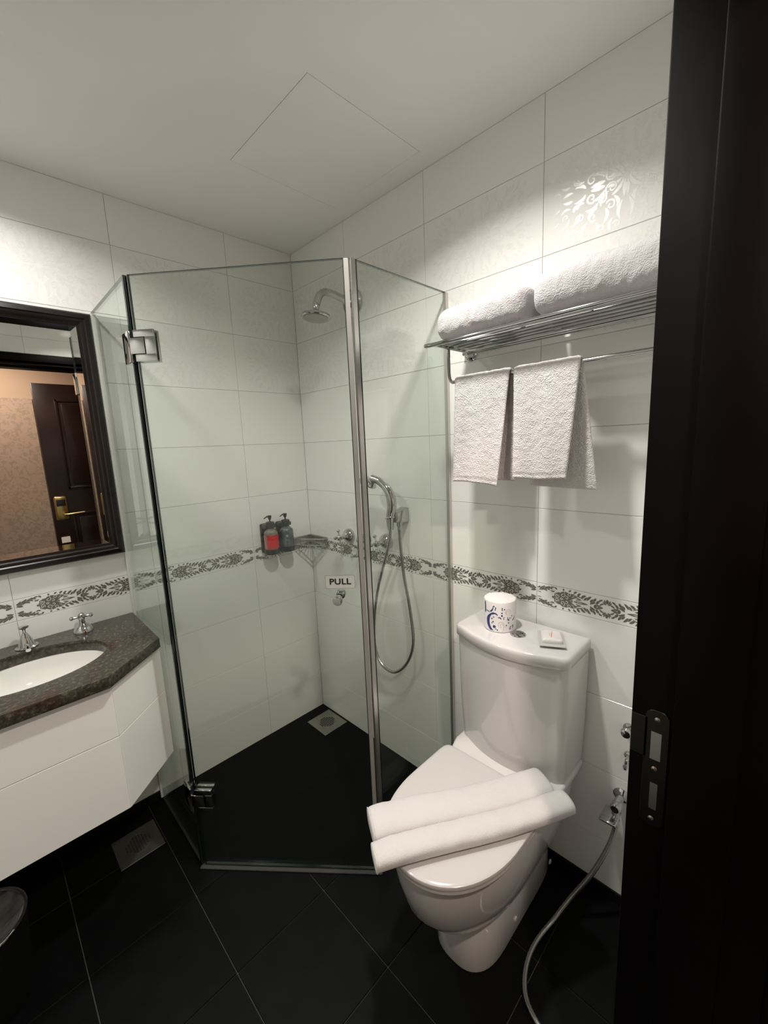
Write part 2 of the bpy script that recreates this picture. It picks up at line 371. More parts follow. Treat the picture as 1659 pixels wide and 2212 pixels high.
    ink &= (U / .192) ** 4 + (Vv / .123) ** 4 < 1
    out = []
    for j in range(NV):
        i = 0
        while i < NU:
            if ink[j, i]:
                k = i
                while k < NU and ink[j, k]: k += 1
                for su in (1, -1):
                    for sv in (1, -1): out.append(sorted((su * i * c, su * k * c)) + sorted((sv * j * c, sv * (j + 1) * c)))
                i = k
            else: i += 1
    return out
def border_cells():
    """damask border: joint sprays, lobed medallion with an ogee, leaf clusters and a crossed knot (quarter motif, mirrored)"""
    c = .00055; NU, NV = 409, 63; Uh, Q = .225, .0345
    U, Vv = np.meshgrid((np.arange(NU) + .5) * c, (np.arange(NV) + .5) * c); U = U / Uh; Y = Vv / Q; asp = Uh / Q      # U: 0 at the joint, 1 at the knot
    ink = np.zeros(U.shape, bool)
    def disc(u, v, r): return ((U - u) * asp) ** 2 + (Y - v) ** 2 < r * r
    def blade(u0, v0, u1, v1, w, bend=0.0, n_=40):
        m_ = np.zeros(U.shape, bool); dx, dy = (u1 - u0) * asp, v1 - v0
        for i in range(n_ + 1):
            t = i / n_; k = bend * 4 * t * (1 - t); m_ |= disc(u0 + (dx * t - dy * k) / asp, v0 + dy * t + dx * k, max(.012, w * math.sin(math.pi * min(1, t * .90 + .08)) ** .8))
        return m_
    def curl(u, v, r0, r1, a0, a1, w0, w1, n_=60):
        m_ = np.zeros(U.shape, bool)
        for i in range(n_ + 1):
            t = i / n_; r = r0 + (r1 - r0) * t; a = R_(a0 + (a1 - a0) * t); m_ |= disc(u + r * math.cos(a) / asp, v + r * math.sin(a), w0 + (w1 - w0) * t)
        return m_
    def grow(m_, k=1):
        for _ in range(k): m_ = m_ | np.roll(m_, 1, 0) | np.roll(m_, -1, 0) | np.roll(m_, 1, 1) | np.roll(m_, -1, 1)
        return m_
    def put_(m_, gap=1):
        nonlocal ink
        ink = (ink & ~grow(m_, gap)) | m_
    def cut(m_):
        nonlocal ink
        ink = ink & ~m_
    # spray beside the joint
    put_(blade(.02, .28, .26, .90, .05, .10), 0)
    for p in ((.03, .34, .10, .22, .11, .1), (.04, .44, .12, .46, .12, .1), (.05, .58, .13, .66, .12, -.1), (.03, .56, .08, .82, .11, -.2), (.09, .70, .15, .94, .12, -.2), (.10, .52, .19, .44, .12, .25), (.15, .64, .23, .58, .11, .25), (.16, .80, .22, .98, .10, -.2), (.20, .80, .27, .70, .09, .2), (.24, .88, .31, .96, .07, .1)): put_(blade(*p))
    # medallion: lobed body
    cx = .475; th = np.arctan2(Y / .78, (U - cx) / .215); rr_ = np.sqrt((Y / .78) ** 2 + ((U - cx) / .215) ** 2)
    put_(rr_ < .86 + .13 * np.abs(np.sin(th * 4.5)) ** 1.3, 0)
    for p in ((.30, .62, .24, .62, .07, .2), (.33, .80, .30, .98, .08, -.1), (.43, .84, .42, 1.0, .08, 0), (.50, .84, .53, 1.0, .08, 0), (.57, .76, .61, .96, .09, .1)): put_(blade(*p))
    for q in ((.335, .20, .06, .20, 0, 400, .030, .022), (.415, .40, .06, .24, 60, 430, .030, .022), (.40, .0, .05, .16, 0, 300, .028, .022), (.50, .56, .05, .20, 120, 430, .028, .022), (.33, .46, .04, .16, 30, 300, .026, .02), (.47, .20, .05, .18, 200, 480, .028, .022)): cut(curl(*q))
    for p in ((.30, .10, .26, .16, .03), (.37, .62, .35, .80, .028), (.44, .66, .44, .84, .028), (.56, .52, .60, .66, .028), (.54, .36, .58, .44, .028)): cut(blade(*p))
    # ogee outline and flame
    og = blade(.53, .06, .60, .36, .035) | blade(.60, .36, .70, .20, .035, -.05) | blade(.69, .22, .80, .0, .032, -.06)
    body = (U > .555) & (U < .80) & (Y < np.interp(U, [.555, .60, .70, .80], [.14, .36, .20, .0]))
    cut(body); cut(og); put_(blade(.575, .0, .76, .0, .115)); put_(blade(.60, .16, .66, .20, .05, .2)); cut(blade(.61, .0, .69, .0, .035)); put_(blade(.595, .52, .70, .34, .05, .15))
    # leaves between ogee and knot
    for p in ((.62, .56, .66, .88, .10, .1), (.67, .46, .73, .78, .11, .1), (.71, .36, .77, .62, .11, .1), (.75, .40, .80, .80, .10, .1), (.79, .30, .84, .56, .11, .1), (.79, .12, .86, .34, .10, .1), (.84, .0, .90, .16, .11, .1), (.83, .42, .86, .74, .10, 0), (.87, .26, .91, .56, .11, .1), (.88, .06, .95, .02, .07, 0), (.91, .20, .965, .40, .07, .1), (.90, .52, .945, .72, .08, .1), (.86, .14, .93, .10, .06, 0)): put_(blade(*p))
    # crossed knot with fans
    for p in ((.985, .34, .995, .86, .07, 0), (.985, .34, .965, .78, .07, .05), (.985, .34, .945, .62, .06, .05)): put_(blade(*p))
    ink &= Y < 1.0
    out = []
    for j in range(NV):
        i = 0
        while i < NU:
            if ink[j, i]:
                k = i
                while k < NU and ink[j, k]: k += 1
                for su in (1, -1):
                    for sv in (1, -1): out.append(sorted((su * (i * c - Uh), su * (k * c - Uh))) + sorted((sv * j * c, sv * (j + 1) * c)))
                i = k
            else: i += 1
    return out
BC = border_cells(); DC = damask_cells()
PM = {}
def print_mesh(kind, u0, u1):
    k = (kind, round(u0, 3), round(u1, 3))
    if k not in PM:
        polys = [[(a, c_), (b_, c_), (b_, d_), (a, d_)] for a, b_, c_, d_ in (BC if kind == 'border' else DC) if a > u0 + .001 and b_ < u1 - .001]
        PM[k] = mesh('damask_print', print_geo(polys, 0, -.00025), 'border_print' if kind == 'border' else 'tile_gloss_print', False, recalc=False)
    return PM[k]
ROWS = [0, .202, .452, .702, .952, 1.029, 1.279, 1.529, 1.779, 2.029, 2.279, HC]
def tile_wall(wall, edges, fn, rz, rows=ROWS, full=.45, skip=None):
    """edges: joints measured along the wall; fn(s) -> world (x, y) of the joint plane"""
    for i in range(len(edges) - 1):
        s0, s1 = edges[i], edges[i + 1]
        for j in range(len(rows) - 1):
            z0, z1 = rows[j], rows[j + 1]
            if skip and skip(s0, s1, z0, z1): continue
            x, y = fn((s0 + s1) / 2); wd, ht = s1 - s0, z1 - z0
            bord = abs(z0 - .952) < .001; dam = z0 > 1.77 and ht > .2
            o = put('border_tile' if bord else 'tile', tile_mesh(wd, ht, 'tile_satin' if dam else 'tile_white'), wall, (x, y, (z0 + z1) / 2), rz)
            if bord or dam:
                # cut tiles show the near part of the full 45 cm motif, laid from the far joint
                lo, hi = -full / 2, full / 2
                off = 0
                if wd < full - .02:
                    if i == 0: off = (wd - full) / 2          # first tile is cut at the room corner
                    else: off = (full - wd) / 2
                pm = print_mesh('border' if bord else 'damask', -wd / 2 - off, wd / 2 - off)
                if len(pm.polygons):
                    pr_ = bpy.data.objects.new('damask_print', pm); COL.objects.link(pr_); pr_.parent = o; pr_.location = (off if abs(rz) > 1 else -off, 0, 0)
                    if abs(rz) < .1: pr_.data = print_mesh('border' if bord else 'damask', -wd / 2 + off, wd / 2 + off)
tile_wall(wallA, [0, .342, .793, 1.243, 1.693, 1.75], lambda s: (-s, 0), 0)
tile_wall(wallB, [0, .407, .852, 1.295, 1.73], lambda s: (0, -s), R_(-90))
tile_wall(wallD, [0, .43, .88, 1.33, 1.73], lambda s: (XL, -s), R_(90))
hx0, hx1 = -DOOR_X1 - .072, -DOOR_X0 + .072
tile_wall(wallC, [0, .10, hx0, .918, hx1, 1.75], lambda s: (-s, YC), R_(180), [0, .202, .452, .702, .952, 1.029, 1.279, 1.529, 1.779, 2.029, 2.178, 2.279, HC], skip=lambda a, b, c, d: a > hx0 - .01 and b < hx1 + .01 and c < 2.17)
# ---- skirting outside the shower
single('baseboard_left', box(XL, -.889, -.006, -.0001, 0, .040, .001, 1), 'skirting_black', 'black skirting strip under the basin', 'skirting', kind='structure')
single('baseboard_right', box(-.006, -.0001, YC, -.952, 0, .040, .001, 1), 'skirting_black', 'black skirting strip behind the toilet', 'skirting', kind='structure')
# ---- floor: slab with separate black tiles, plain dark pan inside the shower
floor = single('floor', box(XL - .1, .1, -3.0, .1, -.06, -.0045), 'grout_grey', 'black tiled bathroom floor', 'floor', kind='structure')
GX = [0.0, -.322, -.632, -.945, -1.253, -1.563, XL]; GY = [0.0, -.227, -.537, -.847, -1.157, -1.467, YC - .01]
SH = [(0, 0), (-.885, 0), (-.885, -.447), (-.452, -.948), (0, -.948)]
def clip_out(poly):
    """part of a convex tile outside the shower pentagon's slanted door line / panels"""
    return poly
for i in range(6):
    for j in range(6):
        x1, x0, y1, y0 = GX[i] - .0015, GX[i + 1] + .0015, GY[j] - .0015, GY[j + 1] + .0015
        if x0 > -.886 and y0 > -.448: continue
        me = mesh('floor_tile', bevel_geo(box(x0, x1, y0, y1, -.0044, 0), .0008, 1), 'tile_black', False)
        c = Vector(((x0 + x1) / 2, (y0 + y1) / 2, 0)); me.transform(Matrix.Translation(-c))
        put('floor_tile', me, floor, c, 0)
pan = single('floor_shower', prism(SH, -.004, .0032), 'tile_black', 'plain dark floor inside the glass shower', 'floor', kind='structure', smooth=False)
HG, PO = Vector((-.885, -.449, 0)), Vector((-.451, -.947, 0))       # hinge line and post on plan
dv = (PO - HG).normalized(); dn = Vector((dv.y, -dv.x, 0))           # dn points out of the shower, to the camera
if dn.dot(Vector((-1, -1, 0))) < 0: dn = -dn
def rotbox(p, d, n_, a0, a1, b0, b1, z0, z1, bv=0, seg=2):
    """box along direction d (a), normal n_ (b) and z, from plan point p"""
    g = box(a0, a1, b0, b1, z0, z1, bv, seg)
    return [tuple(Vector((p.x, p.y, 0)) + d * v[0] + n_ * v[1] + Vector((0, 0, v[2]))) for v in g[0]], g[1]
L_D = (PO - HG).length
single('trim_1', rotbox(HG, dv, dn, -.005, L_D + .005, -.012, .016, 0, .0065, .002, 1), 'threshold', 'thin worn grey strip on the floor under the glass door', 'threshold', kind='structure')
# ---- ceiling with access hatch
hx = (-.526, -.084); hy = (-.907, -.468); cz = HC
ceil = single('ceiling', join(box(XL - .1, hx[0] - .0015, -3.0, .1, cz, cz + .03), box(hx[1] + .0015, .1, -3.0, .1, cz, cz + .03),
              box(hx[0] - .0015, hx[1] + .0015, -3.0, hy[0] - .0015, cz, cz + .03), box(hx[0] - .0015, hx[1] + .0015, hy[1] + .0015, .1, cz, cz + .03)), 'ceiling_paint', 'plain off-white painted ceiling', 'ceiling', kind='structure', smooth=False)
part('access_panel', box(hx[0] + .0008, hx[1] + .0012, hy[0] + .0008, hy[1] + .0012, cz + .0008, cz + .02), 'ceiling_paint', ceil, False)
part('panel_backing', box(hx[0] - .01, hx[1] + .01, hy[0] - .01, hy[1] + .01, cz + .021, cz + .028), 'seam', ceil, False)
# ---- hallway beyond the door
hf = single('wall_hall_far', box(XL - .1, .62, -3.0, -2.90, 0, HC), 'hall_paint', 'peach patterned hallway wall seen in the mirror', 'wall', kind='structure', smooth=False)
part('wallpaper', box(XL - .1, -.806, -2.8999, -2.890, 0, 2.02), 'wallpaper', hf, False)
single('wall_hall_end', box(.52, .62, -2.90, YC - .19, 0, HC), 'hall_paint', 'peach hallway end wall right of the doorway', 'wall', kind='structure', smooth=False)
single('wall_hall_side', box(XL - .2, XL - .1, -2.90, YC - .19, 0, HC), 'hall_paint', 'peach hallway end wall left of the doorway', 'wall', kind='structure', smooth=False)
single('floor_hall', box(.1, .62, -3.0, YC - .19, -.06, -.0045), 'hall_floor', 'brown hallway floor beside the doorway', 'floor', kind='structure', smooth=False)
single('ceiling_hall', box(.1, .62, -3.0, YC - .19, HC, HC + .03), 'ceiling_paint', 'plain ceiling over the hallway end', 'ceiling', kind='structure', smooth=False)
single('wall_hall_near', join(box(XL - .1, DOOR_X0 - .085, YC - .202, YC - .191, 0, HC), box(DOOR_X1 + .085, .52, YC - .202, YC - .191, 0, HC), box(DOOR_X0 - .085, DOOR_X1 + .085, YC - .202, YC - .191, DOOR_H + .085, HC)),
       'hall_paint', 'peach hallway wall around the doorway', 'wall', kind='structure', smooth=False)
# ---- bathroom door frame (door_1)
YO = -1.916
fr1 = thing('door_1', 'near black wooden door frame at the right edge with strike plate', 'door frame', (DOOR_X1, -1.8, 0), kind='structure')
def jamb(xf_, s):
    # s=+1: material lies towards +x of the face plane xf_; rebate then stop that stands 12 mm proud
    pts = [(xf_, FRAME_Y), (xf_, -1.778), (xf_ - s * .012, -1.778), (xf_ - s * .012, -1.862), (xf_, -1.862), (xf_, YO), (xf_ + s * .028, YO), (xf_ + s * .028, FRAME_Y)]
    return prism(pts, 0, DOOR_H, .0022, 2)
part('jamb', jamb(DOOR_X1, 1), 'frame_dark', fr1); part('jamb', jamb(DOOR_X0, -1), 'frame_dark', fr1)
hd = prism([(FRAME_Y, DOOR_H), (-1.778, DOOR_H), (-1.778, DOOR_H - .012), (-1.862, DOOR_H - .012), (-1.862, DOOR_H), (YO, DOOR_H), (YO, DOOR_H + .026), (FRAME_Y, DOOR_H + .026)], DOOR_X0 - .028, DOOR_X1 + .028, .002, 1)
part('head', ([(v[2], v[0], v[1]) for v in hd[0]], hd[1]), 'frame_dark', fr1)
for nm, y0, y1 in (('architrave', FRAME_Y, YC + .0004), ('architrave', YO, YC - .2025)):
    ym = y0; 
    part(nm, box(DOOR_X1 + .006, DOOR_X1 + .07, y0, y1, 0, DOOR_H + .07, .003), 'frame_dark', fr1)
    part(nm, box(DOOR_X0 - .07, DOOR_X0 - .006, y0, y1, 0, DOOR_H + .07, .003), 'frame_dark', fr1)
    part(nm, box(DOOR_X0 - .005, DOOR_X1 + .005, y0, y1, DOOR_H + .006, DOOR_H + .07, .003), 'frame_dark', fr1)
# strike plate on the right jamb: rounded plate with forward lip, two keeps and three screws
sx = DOOR_X1 - .0012; ys0, ys1, zs0, zs1 = -1.773, -1.738, .835, 1.052
pl = [(v[0], v[1]) for v in rrect(ys0, ys1, zs0, zs1, .014, 6)]
pg = prism(pl, 0, .0016, .0004, 1); pg = [(sx - v[2] + .001, v[0], v[1]) for v in pg[0]], pg[1]
sp = part('strike_plate', join(pg, box(sx - .0006, sx + .001, ys1 - .004, -1.7185, .962, 1.035, .0004, 1)), 'steel_dark', fr1, label='dark metal strike plate')
part('keep_hole', box(sx - .0012, sx - .0006, -1.763, -1.748, .962, 1.013), 'chrome_satin', sp, False); part('keep_hole', box(sx - .0012, sx - .0006, -1.762, -1.751, .868, .918), 'chrome_satin', sp, False)
for zz in (1.036, .945, .849): part('screw', lathe([(0, .0014), (.003, .0010), (.0042, 0), (0, 0)], 14, (sx - .0006, -1.7555, zz), (-1, 0, 0)), 'chrome_satin', sp)
# ---- entry door across the hallway (door_2), seen only in the mirror
d2x0, d2x1, d2y, d2h = -.80, .10, -2.898, 2.15
dr = thing('door_2', 'dark brown panelled entry door with brass lock reflected in the mirror', 'door', (-.35, d2y, 0), kind='structure')
part('door_leaf', box(d2x0, d2x1, d2y, d2y + .03, .005, d2h, .003), 'door_wood', dr)
for z0, z1 in ((1.22, 2.02), (.20, 1.0)):
    for x0, x1 in ((-.66, -.40), (-.30, -.04)):
        pn = part('door_panel', join(*[box(*b_, .004) for b_ in ((x0, x1, d2y + .029, d2y + .040, z1 - .022, z1), (x0, x1, d2y + .029, d2y + .040, z0, z0 + .022), (x0, x0 + .022, d2y + .029, d2y + .040, z0, z1), (x1 - .022, x1, d2y + .029, d2y + .040, z0, z1))]), 'door_wood', dr)
        part('raised_field', box(x0 + .045, x1 - .045, d2y + .029, d2y + .041, z0 + .045, z1 - .045, .008), 'door_wood', pn)
lk = part('lock_plate', bevel_geo(box(-.782, -.686, d2y + .029, d2y + .060, .945, 1.165), .018, 3), 'brass', dr, label='brass card lock plate')
part('card_reader', box(-.768, -.700, d2y + .059, d2y + .0615, 1.075, 1.135, .001), 'plastic_black', lk)
part('lever', join(lathe([(.013, 0), (.013, .03), (.010, .045), (0, .046)], 16, (-.722, d2y + .059, 1.000), (0, 1, 0)), tube(smooth_path([(-.722, d2y + .098, 1.000), (-.68, d2y + .102, 1.000), (-.575, d2y + .098, 1.004)], 6), .0105, 10)), 'brass', lk)
part('notice', box(-.770, -.705, d2y + .0295, d2y + .032, .735, .790), 'paper', dr, False, label='pale notice card on the door')

# ================================================================== LIGHT FITTINGS
def downlight(key, label, glow):
    x, y, z, pw, col, spd = LAMPS[key]
    t = thing('downlight', label, 'downlight', (x, y, z), None)
    part('trim_ring', lathe([(.052, -.0005), (.052, -.004), (.040, -.007), (.038, -.003), (.038, -.0005)], 36, (x, y, z)), 'lamp_trim', t)
    part('lens', lathe([(0, -.0015), (.0375, -.0015), (.0375, -.0006), (0, -.0006)], 36, (x, y, z)), glow, t)
    ld = bpy.data.lights.new('lamp', 'AREA'); ld.shape = 'DISK'; ld.size = .09; ld.energy = pw; ld.color = col; ld.spread = R_(spd)
    lo = bpy.data.objects.new('lamp', ld); COL.objects.link(lo); lo.parent = t; lo.location = (0, 0, -.009)
downlight('shower', 'round recessed downlight in the ceiling before the toilet', 'lamp_glow')
downlight('basin', 'round recessed downlight in the ceiling over the basin', 'lamp_glow')
downlight('hall', 'round warm recessed downlight in the hallway ceiling', 'lamp_glow_warm')

# ================================================================== SHOWER SCREEN
GT = .0045   # half thickness of the glass
GZ0, GZ1 = .009, 2.022
def glass_panel(name, label, p, d, n_, a0, a1, z0=GZ0, z1=GZ1):
    t = thing(name, label, 'glass panel' if 'door' not in name else 'glass door', tuple(p + d * (a0 + a1) / 2 + Vector((0, 0, z0))))
    part('pane', rotbox(p, d, n_, a0 + .0015, a1 - .0015, -GT, GT, z0 + .0015, z1 - .0015), 'glass', t, False)
    part('edge', join(rotbox(p, d, n_, a0, a0 + .0014, -GT, GT, z0, z1), rotbox(p, d, n_, a1 - .0014, a1, -GT, GT, z0, z1), rotbox(p, d, n_, a0, a1, -GT, GT, z1 - .0014, z1), rotbox(p, d, n_, a0, a1, -GT, GT, z0, z0 + .0014)), 'glass_edge', t, False)
    return t
# left fixed panel: from the wall out to the hinge line
pL = glass_panel('fixed_glass_panel', 'narrow fixed glass panel between basin counter and shower door', Vector((-.885, 0, 0)), Vector((0, -1, 0)), Vector((-1, 0, 0)), .012, .440)
part('wall_channel', box(-.894, -.876, -.016, -.0003, GZ0, GZ1, .001, 1), 'silicone', pL)
part('edge_gasket', box(-.8905, -.8795, -.4515, -.4401, GZ0, GZ1), 'glass_edge', pL, False)
# right fixed panel: from the post to the toilet wall
pRt = glass_panel('fixed_glass_panel', 'fixed glass panel meeting the wall beside towel rack and toilet', Vector((-.446, -.947, 0)), Vector((1, 0, 0)), Vector((0, -1, 0)), .010, .436)
part('wall_channel', join(box(-.016, -.0003, -.9535, -.9405, GZ0, GZ1, .001, 1)), 'aluminium', pRt)
part('corner_profile', prism([(-.452, -.9535), (-.434, -.9535), (-.434, -.9405), (-.446, -.9405), (-.452, -.9455)], GZ0, GZ1, .001, 1), 'chrome_satin', pRt)
part('dark_seal', box(-.4336, -.4305, -.9535, -.9405, GZ0, GZ1), 'glass_edge', pRt, False)
# door
gd = glass_panel('glass_door', 'frameless glass shower door with hinges, knob and PULL sticker', HG, dv, dn, .011, L_D - .018, .012)
part('magnetic_seal', rotbox(HG, dv, dn, L_D - .018, L_D - .004, -.005, .005, .012, GZ1 - .001, .002, 1), 'seal_strip', gd)
def hinge(z):
    h = part('hinge', join(rotbox(HG, dv, dn, .012, .074, GT, GT + .011, z - .045, z - .024, .0018), rotbox(HG, dv, dn, .046, .074, GT, GT + .011, z - .025, z + .025, .0018), rotbox(HG, dv, dn, .012, .074, GT, GT + .011, z + .024, z + .045, .0018),
                     rotbox(HG, dv, dn, .012, .074, -GT - .011, -GT, z - .045, z + .045, .0018)), 'chrome', gd, label='chrome glass hinge')
    part('knuckle', rotbox(HG, dv, dn, -.002, .0435, GT + .0005, GT + .0105, z - .0225, z + .0225, .0012), 'chrome', h)
hinge(1.823); hinge(.285)
for z in (1.823, .285):
    part('hinge_plate', join(rotbox(Vector((-.885, -.432, 0)), Vector((0, 1, 0)), Vector((-1, 0, 0)), -.022, .036, GT + .0005, GT + .0095, z - .045, z + .045, .003), rotbox(Vector((-.885, -.432, 0)), Vector((0, 1, 0)), Vector((-1, 0, 0)), -.002, .036, -GT - .0115, -GT - .0005, z - .045, z + .045, .003)), 'chrome', pL)
kp = HG + dv * .572 + Vector((0, 0, 1.030))
kn = part('knob', join(lathe([(0, GT), (.010, GT), (.010, GT + .012), (.0145, GT + .016), (.0155, GT + .030), (.0125, GT + .036), (0, GT + .0375)], 24, tuple(kp), tuple(dn)), lathe([(0, GT), (.010, GT), (.010, GT + .012), (.0145, GT + .016), (.0155, GT + .030), (.0125, GT + .036), (0, GT + .0375)], 24, tuple(kp), tuple(-dn))), 'chrome', gd, label='round chrome door knob')
# sticker with the word PULL
SC = HG + dv * .578 + Vector((0, 0, 1.083))
def stick(poly, b0, b1):
    g = prism(poly, b0, b1); return [tuple(SC + dv * v[0] + Vector((0, 0, v[1])) + dn * (GT + v[2])) for v in g[0]], g[1]
st = part('pull_sticker', stick(rrect(-.046, .046, -.0205, .0205, .004, 4), .0002, .0006), 'sticker', gd, False, label='pale PULL sticker')
o_, i_ = rrect(-.0475, .0475, -.022, .022, .005, 4), rrect(-.0462, .0462, -.0207, .0207, .0042, 4)
kk = len(o_); rg = [(p[0], p[1], .0008) for p in o_] + [(p[0], p[1], .0008) for p in i_], [(i, (i + 1) % kk, kk + (i + 1) % kk, kk + i) for i in range(kk)]
part('sticker_border', ([tuple(SC + dv * v[0] + Vector((0, 0, v[1])) + dn * (GT + v[2])) for v in rg[0]], rg[1]), 'sticker_rim', st, False)
cu = bpy.data.curves.new('lettering', 'FONT'); cu.body = 'PULL'; cu.size = .0265; cu.align_x = 'CENTER'; cu.align_y = 'CENTER'; cu.offset = .0009; cu.space_character = 1.08
to = bpy.data.objects.new('lettering', cu); COL.objects.link(to); dg = bpy.context.evaluated_depsgraph_get()
tm = bpy.data.meshes.new_from_object(to.evaluated_get(dg)); bpy.data.objects.remove(to)
tg = [tuple(v.co) for v in tm.vertices], [tuple(p.vertices) for p in tm.polygons]
part('lettering', ([tuple(SC + dv * v[0] * 1.12 + Vector((0, 0, v[1])) + dn * (GT + .0009)) for v in tg[0]], tg[1]), 'ink_black', st, False)
# clear water marks etc. are left to the glass itself

# ================================================================== SHOWER FITTINGS
ys = -.452
t = thing('overhead_shower', 'chrome round shower head on a bell-shaped wall arm', 'shower head', (0, ys, 2.115))
armp = smooth_path([(-.001, ys, 2.113), (-.03, ys, 2.116), (-.07, ys, 2.121), (-.11, ys, 2.127), (-.15, ys, 2.127), (-.180, ys, 2.110), (-.195, ys, 2.082), (-.200, ys, 2.070)], 6)
rr = []
for i in range(len(armp)):
    f = i / (len(armp) - 1); rr.append(.034 * (1 - f * 3.2) ** 2 + .0145 if f < .31 else .0145)
part('arm', tube(armp, rr, 20), 'chrome', t)
part('wall_flange', lathe([(0, 0), (.056, 0), (.058, .006), (.050, .018), (.040, .024), (0, .024)], 32, (-.0005, ys, 2.113), (-1, 0, 0)), 'chrome', t)
hdp = Vector((-.203, ys, 2.062)); hdd = Vector((-.10, 0, -1)).normalized()
hh = part('head', lathe([(0, -.012), (.011, -.012), (.014, .0), (.012, .012), (.016, .018), (.040, .028), (.057, .034), (.060, .042), (.057, .046), (0, .044)], 36, tuple(hdp), tuple(hdd)), 'chrome', t)
fp = hdp + hdd * .0462
part('spray_face', lathe([(0, 0), (.050, 0), (.050, .0012), (0, .0016)], 32, tuple(fp), tuple(hdd)), 'steel', hh)
# hot and cold cross handles and diverter
def cross_tap(name, label, p, d, scale=1.0, rot=20, stem=.05, bell=.030):
    t = thing(name, label, 'tap', tuple(p)); P, D = Vector(p), Vector(d).normalized(); s = scale
    part('bell_flange', lathe([(0, 0), (bell * s, 0), (bell * 1.02 * s, .004 * s), (bell * .96 * s, .010 * s), (bell * .80 * s, .020 * s), (bell * .52 * s, .028 * s), (.010 * s, .034 * s), (.009 * s, stem * s), (0, stem * s)], 32, tuple(P), tuple(D)), 'chrome', t)
    hp = P + D * (stem + .006) * s
    hb = part('handle_hub', lathe([(0, -.010 * s), (.010 * s, -.010 * s), (.0115 * s, 0), (.010 * s, .009 * s), (.006 * s, .013 * s), (0, .014 * s)], 20, tuple(hp), tuple(D)), 'chrome', t)
    u = D.orthogonal().normalized() if abs(D.z) > .9 else D.cross(Vector((0, 0, 1))).normalized(); v = D.cross(u)
    for k in range(4):
        a = R_(rot + 90 * k); e = u * math.cos(a) + v * math.sin(a)
        part('cross_arm', join(tube([hp + e * .006 * s, hp + e * .016 * s, hp + e * .026 * s], [.0045 * s, .0036 * s, .0042 * s], 10), sphere(tuple(hp + e * .029 * s), .0072 * s, 12)), 'chrome', hb)
    return t
cross_tap('shower_tap', 'chrome cross-handle shower tap nearer the corner basket', (-.0005, -.338, 1.068), (-1, 0, 0), 1.18, 12)
cross_tap('shower_tap', 'chrome cross-handle shower tap below the hand shower', (-.0005, -.596, 1.074), (-1, 0, 0), 1.18, 18)
t = thing('shower_diverter', 'chrome shower diverter with hanging lever between the two taps', 'diverter', (-.0005, -.462, 1.068))
part('bell_flange', lathe([(0, 0), (.029, 0), (.030, .004), (.026, .014), (.017, .026), (.012, .032), (.012, .044), (0, .046)], 28, (-.0005, -.462, 1.068), (-1, 0, 0)), 'chrome', t)
part('lever', join(sphere((-.050, -.462, 1.068), .015, 16), tube(smooth_path([(-.050, -.462, 1.062), (-.056, -.460, 1.03), (-.062, -.458, .995)], 5), [.008, .0075, .007, .0065, .006, .0055, .0055, .006, .007, .0075, .0078][:11], 12)), 'chrome', t)
# hand shower, holder and hose
t = thing('hand_shower_holder', 'chrome wall bracket holding the hand shower', 'bracket', (-.0005, -.70, 1.21))
part('bracket', bevel_geo(([(-.0006, -.735, 1.178), (-.0006, -.690, 1.178), (-.0006, -.690, 1.240), (-.0006, -.735, 1.240), (-.060, -.718, 1.178), (-.060, -.672, 1.178), (-.060, -.672, 1.222), (-.060, -.718, 1.222)],
     [(0, 3, 2, 1), (4, 5, 6, 7), (0, 1, 5, 4), (1, 2, 6, 5), (2, 3, 7, 6), (3, 0, 4, 7)]), .005, 2), 'chrome', t)
part('cradle', ring((-.070, -.690, 1.200), .0175, .0055, (0.1, .25, 1), 24, 8), 'chrome', t)
part('water_outlet', lathe([(0, 0), (.011, 0), (.011, .018), (.0085, .020), (.0085, .034), (0, .034)], 18, (-.040, -.712, 1.180), (0, 0, -1)), 'chrome', t)
t = thing('hand_shower', 'chrome curved hand shower with long looped metal hose', 'hand shower', (-.07, -.69, 1.2))
hpth = smooth_path([(-.070, -.688, 1.150), (-.070, -.690, 1.200), (-.072, -.704, 1.262), (-.076, -.690, 1.315), (-.083, -.650, 1.352), (-.090, -.612, 1.364)], 7)
part('handle', tube(hpth, [.0125 + .0075 * math.sin(math.pi * min(1, i / 30)) + (.006 * max(0, (i - 24) / 11)) for i in range(len(hpth))], 18), 'chrome', t)
hc = Vector((-.094, -.592, 1.352)); hdir = Vector((-.28, .34, -.90)).normalized()
hh = part('head', lathe([(0, -.020), (.016, -.018), (.032, -.008), (.040, .006), (.041, .014), (.036, .018), (0, .018)], 30, tuple(hc), tuple(hdir)), 'chrome', t)
part('spray_face', lathe([(0, 0), (.033, 0), (.033, .0015), (0, .002)], 28, tuple(hc + hdir * .0182), tuple(hdir)), 'steel', hh)
hs = smooth_path([(-.070, -.688, 1.155), (-.066, -.676, 1.10), (-.058, -.640, 1.02), (-.050, -.575, .865), (-.048, -.540, .72), (-.048, -.530, .585), (-.050, -.566, .497), (-.050, -.650, .478), (-.050, -.733, .550), (-.049, -.776, .66), (-.047, -.763, .80), (-.044, -.730, .96), (-.041, -.714, 1.10), (-.040, -.712, 1.16)], 10)
part('hose', tube(hs, [.0068 + (.0004 if i % 2 else -.0004) for i in range(len(hs))], 10), 'hose_metal', t)
